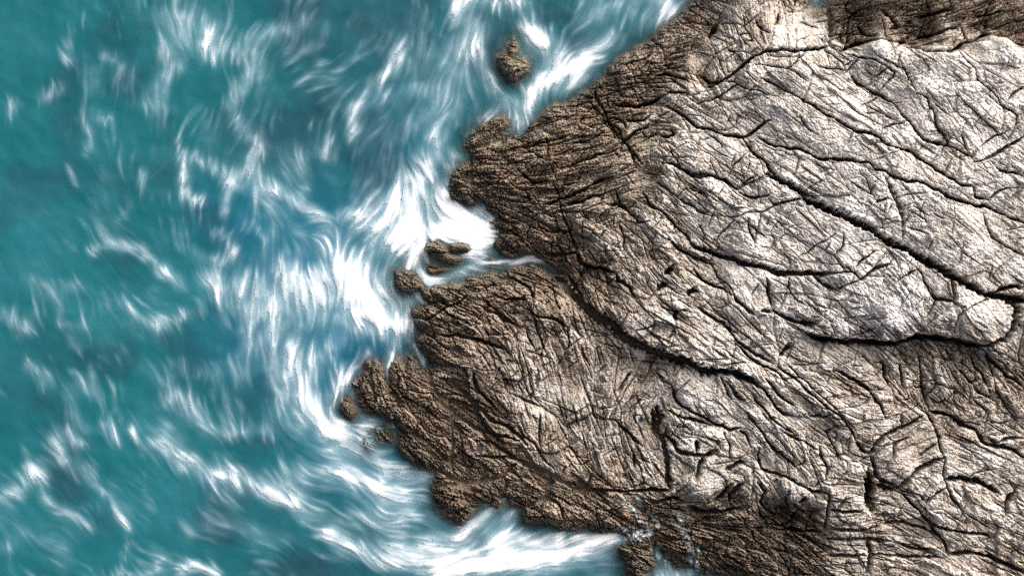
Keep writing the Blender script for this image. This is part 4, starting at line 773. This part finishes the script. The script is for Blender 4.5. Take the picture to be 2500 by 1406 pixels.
# ---- slabs: grow outwards from slab hearts, slowly across joints
ci = np.clip(np.searchsorted(gu, cu), 0, len(gu) - 1); cj = np.clip(np.searchsorted(gv, cv), 0, len(gv) - 1)
jc = joint[np.ix_(cj, ci)] + .25 * BIGCR[np.ix_(cj, ci)]; shc = shoulder[np.ix_(cj, ci)] + .3 * jc
dom = (sd_c > -80) & (owner_c == 0)
cost = (1 + 45 * np.clip(jc, 0, 1)).astype(float)
seeds = []
SP = 28
rr = np.random.default_rng(3)
for j in range(0, CU.shape[0], SP):
    for i in range(0, CU.shape[1], SP):
        blk = np.where(dom[j:j + SP, i:i + SP] & (sd_c[j:j + SP, i:i + SP] > 6), shc[j:j + SP, i:i + SP] + .02 * rr.random(dom[j:j + SP, i:i + SP].shape), 9)
        if (blk < 9).sum() > 60:
            a_, b_ = np.unravel_index(np.argmin(blk), blk.shape); seeds.append((j + a_, i + b_))
lab = np.full(CU.shape, -1, np.int32)
best_t = np.full(CU.shape, 1e9)
heap = []
for k, (j, i) in enumerate(seeds):
    heapq.heappush(heap, (0.0, j, i, k)); best_t[j, i] = 0
hh2, ww2 = CU.shape
while heap:
    t, j, i, k = heapq.heappop(heap)
    if lab[j, i] >= 0: continue
    lab[j, i] = k
    for dj, di, ln in ((0, 1, 1), (0, -1, 1), (1, 0, 1), (-1, 0, 1), (1, 1, 1.41), (1, -1, 1.41), (-1, 1, 1.41), (-1, -1, 1.41)):
        y, x_ = j + dj, i + di
        if 0 <= y < hh2 and 0 <= x_ < ww2 and dom[y, x_] and lab[y, x_] < 0:
            nt_ = t + ln * cost[y, x_]
            if nt_ < best_t[y, x_]:
                best_t[y, x_] = nt_; heapq.heappush(heap, (nt_, y, x_, k))
li = np.clip(np.rint((U + 1.2 * w3 - CX0) / CS), 0, ww2 - 1).astype(np.int32); lj = np.clip(np.rint((V + 1.2 * w4 - CY0) / CS), 0, hh2 - 1).astype(np.int32)
LAB = lab[lj, li]; OWN = owner_c[lj, li]
near = best_f > -78
cell_ok = cells(near)
cl = LAB[:-1, :-1]; co_ = OWN[:-1, :-1]

def tag(o, label=None, cat=None, group=None, kind=None):
    for k, v in (("label", label), ("category", cat), ("group", group), ("kind", kind)):
        if v: o[k] = v
    return o
headland = bpy.data.objects.new("headland", None)
sc.collection.objects.link(headland)
headland.location = (8, 0, 0)
tag(headland, "fractured rock headland running out into the surf", None, None, "structure")
bpy.context.view_layer.update()
order = np.argsort(cl, axis=None, kind='stable'); srt = cl.ravel()[order]
for k in range(len(seeds)):
    a0, a1 = np.searchsorted(srt, [k, k + 1])
    if a1 - a0 < 30: continue
    idx = order[a0:a1]
    jj, ii = np.unravel_index(idx, cl.shape)
    j0, j1, i0, i1 = jj.min(), jj.max() + 2, ii.min(), ii.max() + 2
    sl = (slice(j0, j1), slice(i0, i1))
    fm = np.zeros((j1 - j0 - 1, i1 - i0 - 1), bool); fm[jj - j0, ii - i0] = True
    fm &= cell_ok[j0:j1 - 1, i0:i1 - 1] & (co_[j0:j1 - 1, i0:i1 - 1] == 0)
    if fm.sum() < 20: continue
    ob = grid_mesh("rock_slab", WX[sl], WY[sl], z[sl], fm, {n_: (kd, v_[sl]) for n_, (kd, v_) in SURF.items()}, ROCK)
    ob.parent = headland; ob.matrix_parent_inverse = headland.matrix_world.inverted()
# seabed close to the shore
fm = cell_ok & (cl < 0) & (co_ == 0)
if fm.sum():
    tag(grid_mesh("seabed", WX, WY, z, fm, SURF, ROCK), kind="structure")
for k, (lb, poly, top) in enumerate(SEA_ROCKS):
    fm = cell_ok & (co_ == k + 1)
    if fm.sum() < 10: continue
    p = np.array(poly).mean(0)
    ob = grid_mesh("sea_rock", WX, WY, z, fm, SURF, ROCK, ((p[0] - 1250) * S, (703 - p[1]) * S, 0.0))
    tag(ob, lb, "rock", "rocks standing in the surf")

# ---- the sea
SU, SV = np.meshgrid(su, sv)
def spread_out(f):       # the view's field carried on past its rim, fading
    o = np.zeros(SU.shape, f32)
    jx = np.clip(np.arange(len(sv)) - fj0, 0, f.shape[0] - 1); ix = np.clip(np.arange(len(su)) - fi0, 0, f.shape[1] - 1)
    out = np.maximum(np.maximum(-14 - SU, SU - 2514), np.maximum(-14 - SV, SV - 1420)).clip(0)
    return f[np.ix_(jx, ix)] * np.exp(-out / 55)
DENa = spread_out(DEN); DENs = spread_out(blur(DEN, 16))
def rock_at(x, y):
    fi = np.interp(x, gu, np.arange(len(gu))); fj = np.interp(y, gv, np.arange(len(gv)))
    i = np.clip(fi.astype(int), 0, len(gu) - 2); j = np.clip(fj.astype(int), 0, len(gv) - 2)
    a_, b_ = fi - i, fj - j
    return (z[j, i] * (1 - a_) + z[j, i + 1] * a_) * (1 - b_) + (z[j + 1, i] * (1 - a_) + z[j + 1, i + 1] * a_) * b_
inside = (SU > gu[0]) & (SU < gu[-1]) & (SV > gv[0]) & (SV < gv[-1])
RZ = np.where(inside, rock_at(SU, SV), -3.0)
RZ = np.where(inside & (bil(best, CX0, CY0, CS, SU, SV) < -70), -3.0, RZ)
far = sstep(3000, 9000, np.hypot(SU - 1250, SV - 703))
SZ = (.09 * fbm(SU / 210, SV / 210, 2, 55) + .035 * fbm(SU / 60, SV / 60, 2, 57)) * (1 - far) * sstep(.0, 1.2, -RZ) + .07 * DENs
SZ = SZ.astype(f32)
dep = np.maximum(SZ - RZ, 0)
OPA = np.clip(1 - np.exp(-3.2 * dep), 0, 1); OPA = np.maximum(OPA, DENa * sstep(.0, .12, dep + .03))
OPA = np.where(RZ < -1.1, 1.0, OPA)
WATER = np.stack([spread_out(DEEP), spread_out(MILK), spread_out(BLUE), OPA], -1)
SEAAT = {"water": ('FLOAT_COLOR', WATER), "foam": ('FLOAT', DENa)}
SX, SY = (SU - 1250) * S, (703 - SV) * S
wet = RZ < .3
fm = cells_any(wet)
tag(grid_mesh("sea", SX, SY, SZ, fm, SEAAT, SEA), "teal sea streaked with foam", None, None, "structure")
fm = cells(wet & (DENa > .42))
tag(grid_mesh("sea_foam", SX, SY, SZ + .012 + .03 * DENs, fm, SEAAT, SEA), "white foam drawn out in streaks on the sea", None, None, "stuff")

# ---- still pools left on the rock
for j0, j1, i0, i1, e, lev in pool_info:
    sl = (slice(j0, j1), slice(i0, i1))
    m = (e < 1.12) & (z[sl] < lev + .012)
    fm = cells_any(m) & cells(e < 1.25)
    if fm.sum() < 6: continue
    tag(grid_mesh("tide_pool", WX[sl], WY[sl], np.full(e.shape, lev, f32), fm, {}, POOL), kind="structure")

# ---- rivulets of foam running off the rock
RIV = [(5, [(460, 960), (490, 1000), (510, 1045)]), (7, [(520, 945), (560, 970), (590, 1040), (630, 1060), (640, 1115)]), (4, [(497, 1100), (515, 1080), (550, 1075)]),
       (13, [(735, 1030), (775, 1060), (765, 1110), (795, 1150), (825, 1185), (830, 1250), (852, 1300), (862, 1340), (850, 1390)]), (10, [(330, 1200), (430, 1185), (500, 1155), (560, 1120), (600, 1150), (530, 1185)]),
       (6, [(430, 1110), (450, 1130), (430, 1150)]), (8, [(632, 1240), (650, 1290), (690, 1330)]), (5, [(830, 1250), (880, 1265), (895, 1240)])]
zs = z.copy()
for _ in range(2):
    zs[1:-1, 1:-1] = .25 * (zs[:-2, 1:-1] + zs[2:, 1:-1] + zs[1:-1, :-2] + zs[1:-1, 2:])
for wd, pts in RIV:
    P = np.array(T('B', pts), f32); wd = wd / 2.483 * 2.0
    i0, i1 = np.searchsorted(gu, [P[:, 0].min() - 24, P[:, 0].max() + 24]); j0, j1 = np.searchsorted(gv, [P[:, 1].min() - 24, P[:, 1].max() + 24])
    sl = (slice(j0, j1), slice(i0, i1))
    u = U[sl] + 4 * w3[sl] + 3 * w1[sl]; v = V[sl] + 4 * w4[sl] + 3 * w2[sl]
    D = np.full(u.shape, 1e9, f32)
    for p, q in zip(P[:-1], P[1:]):
        e = q - p; t = np.clip(((u - p[0]) * e[0] + (v - p[1]) * e[1]) / (e @ e), 0, 1)
        np.minimum(D, np.hypot(u - p[0] - t * e[0], v - p[1] - t * e[1]), out=D)
    den = np.exp(-(D / wd) ** 2) * np.clip(.75 + .8 * n12[sl] + .5 * w3[sl], 0.1, 1.2)
    wat = np.stack([D * 0 + .3, D * 0 + .6, D * 0 + .3, np.clip(den * 2 - .12, 0, .95)], -1)
    fm = cells_any(den > .10)
    tag(grid_mesh("water_rivulet", WX[sl], WY[sl], zs[sl] + .035, fm, {"water": ('FLOAT_COLOR', wat), "foam": ('FLOAT', np.clip(den * 1.15, 0, 1))}, SEA), kind="structure")
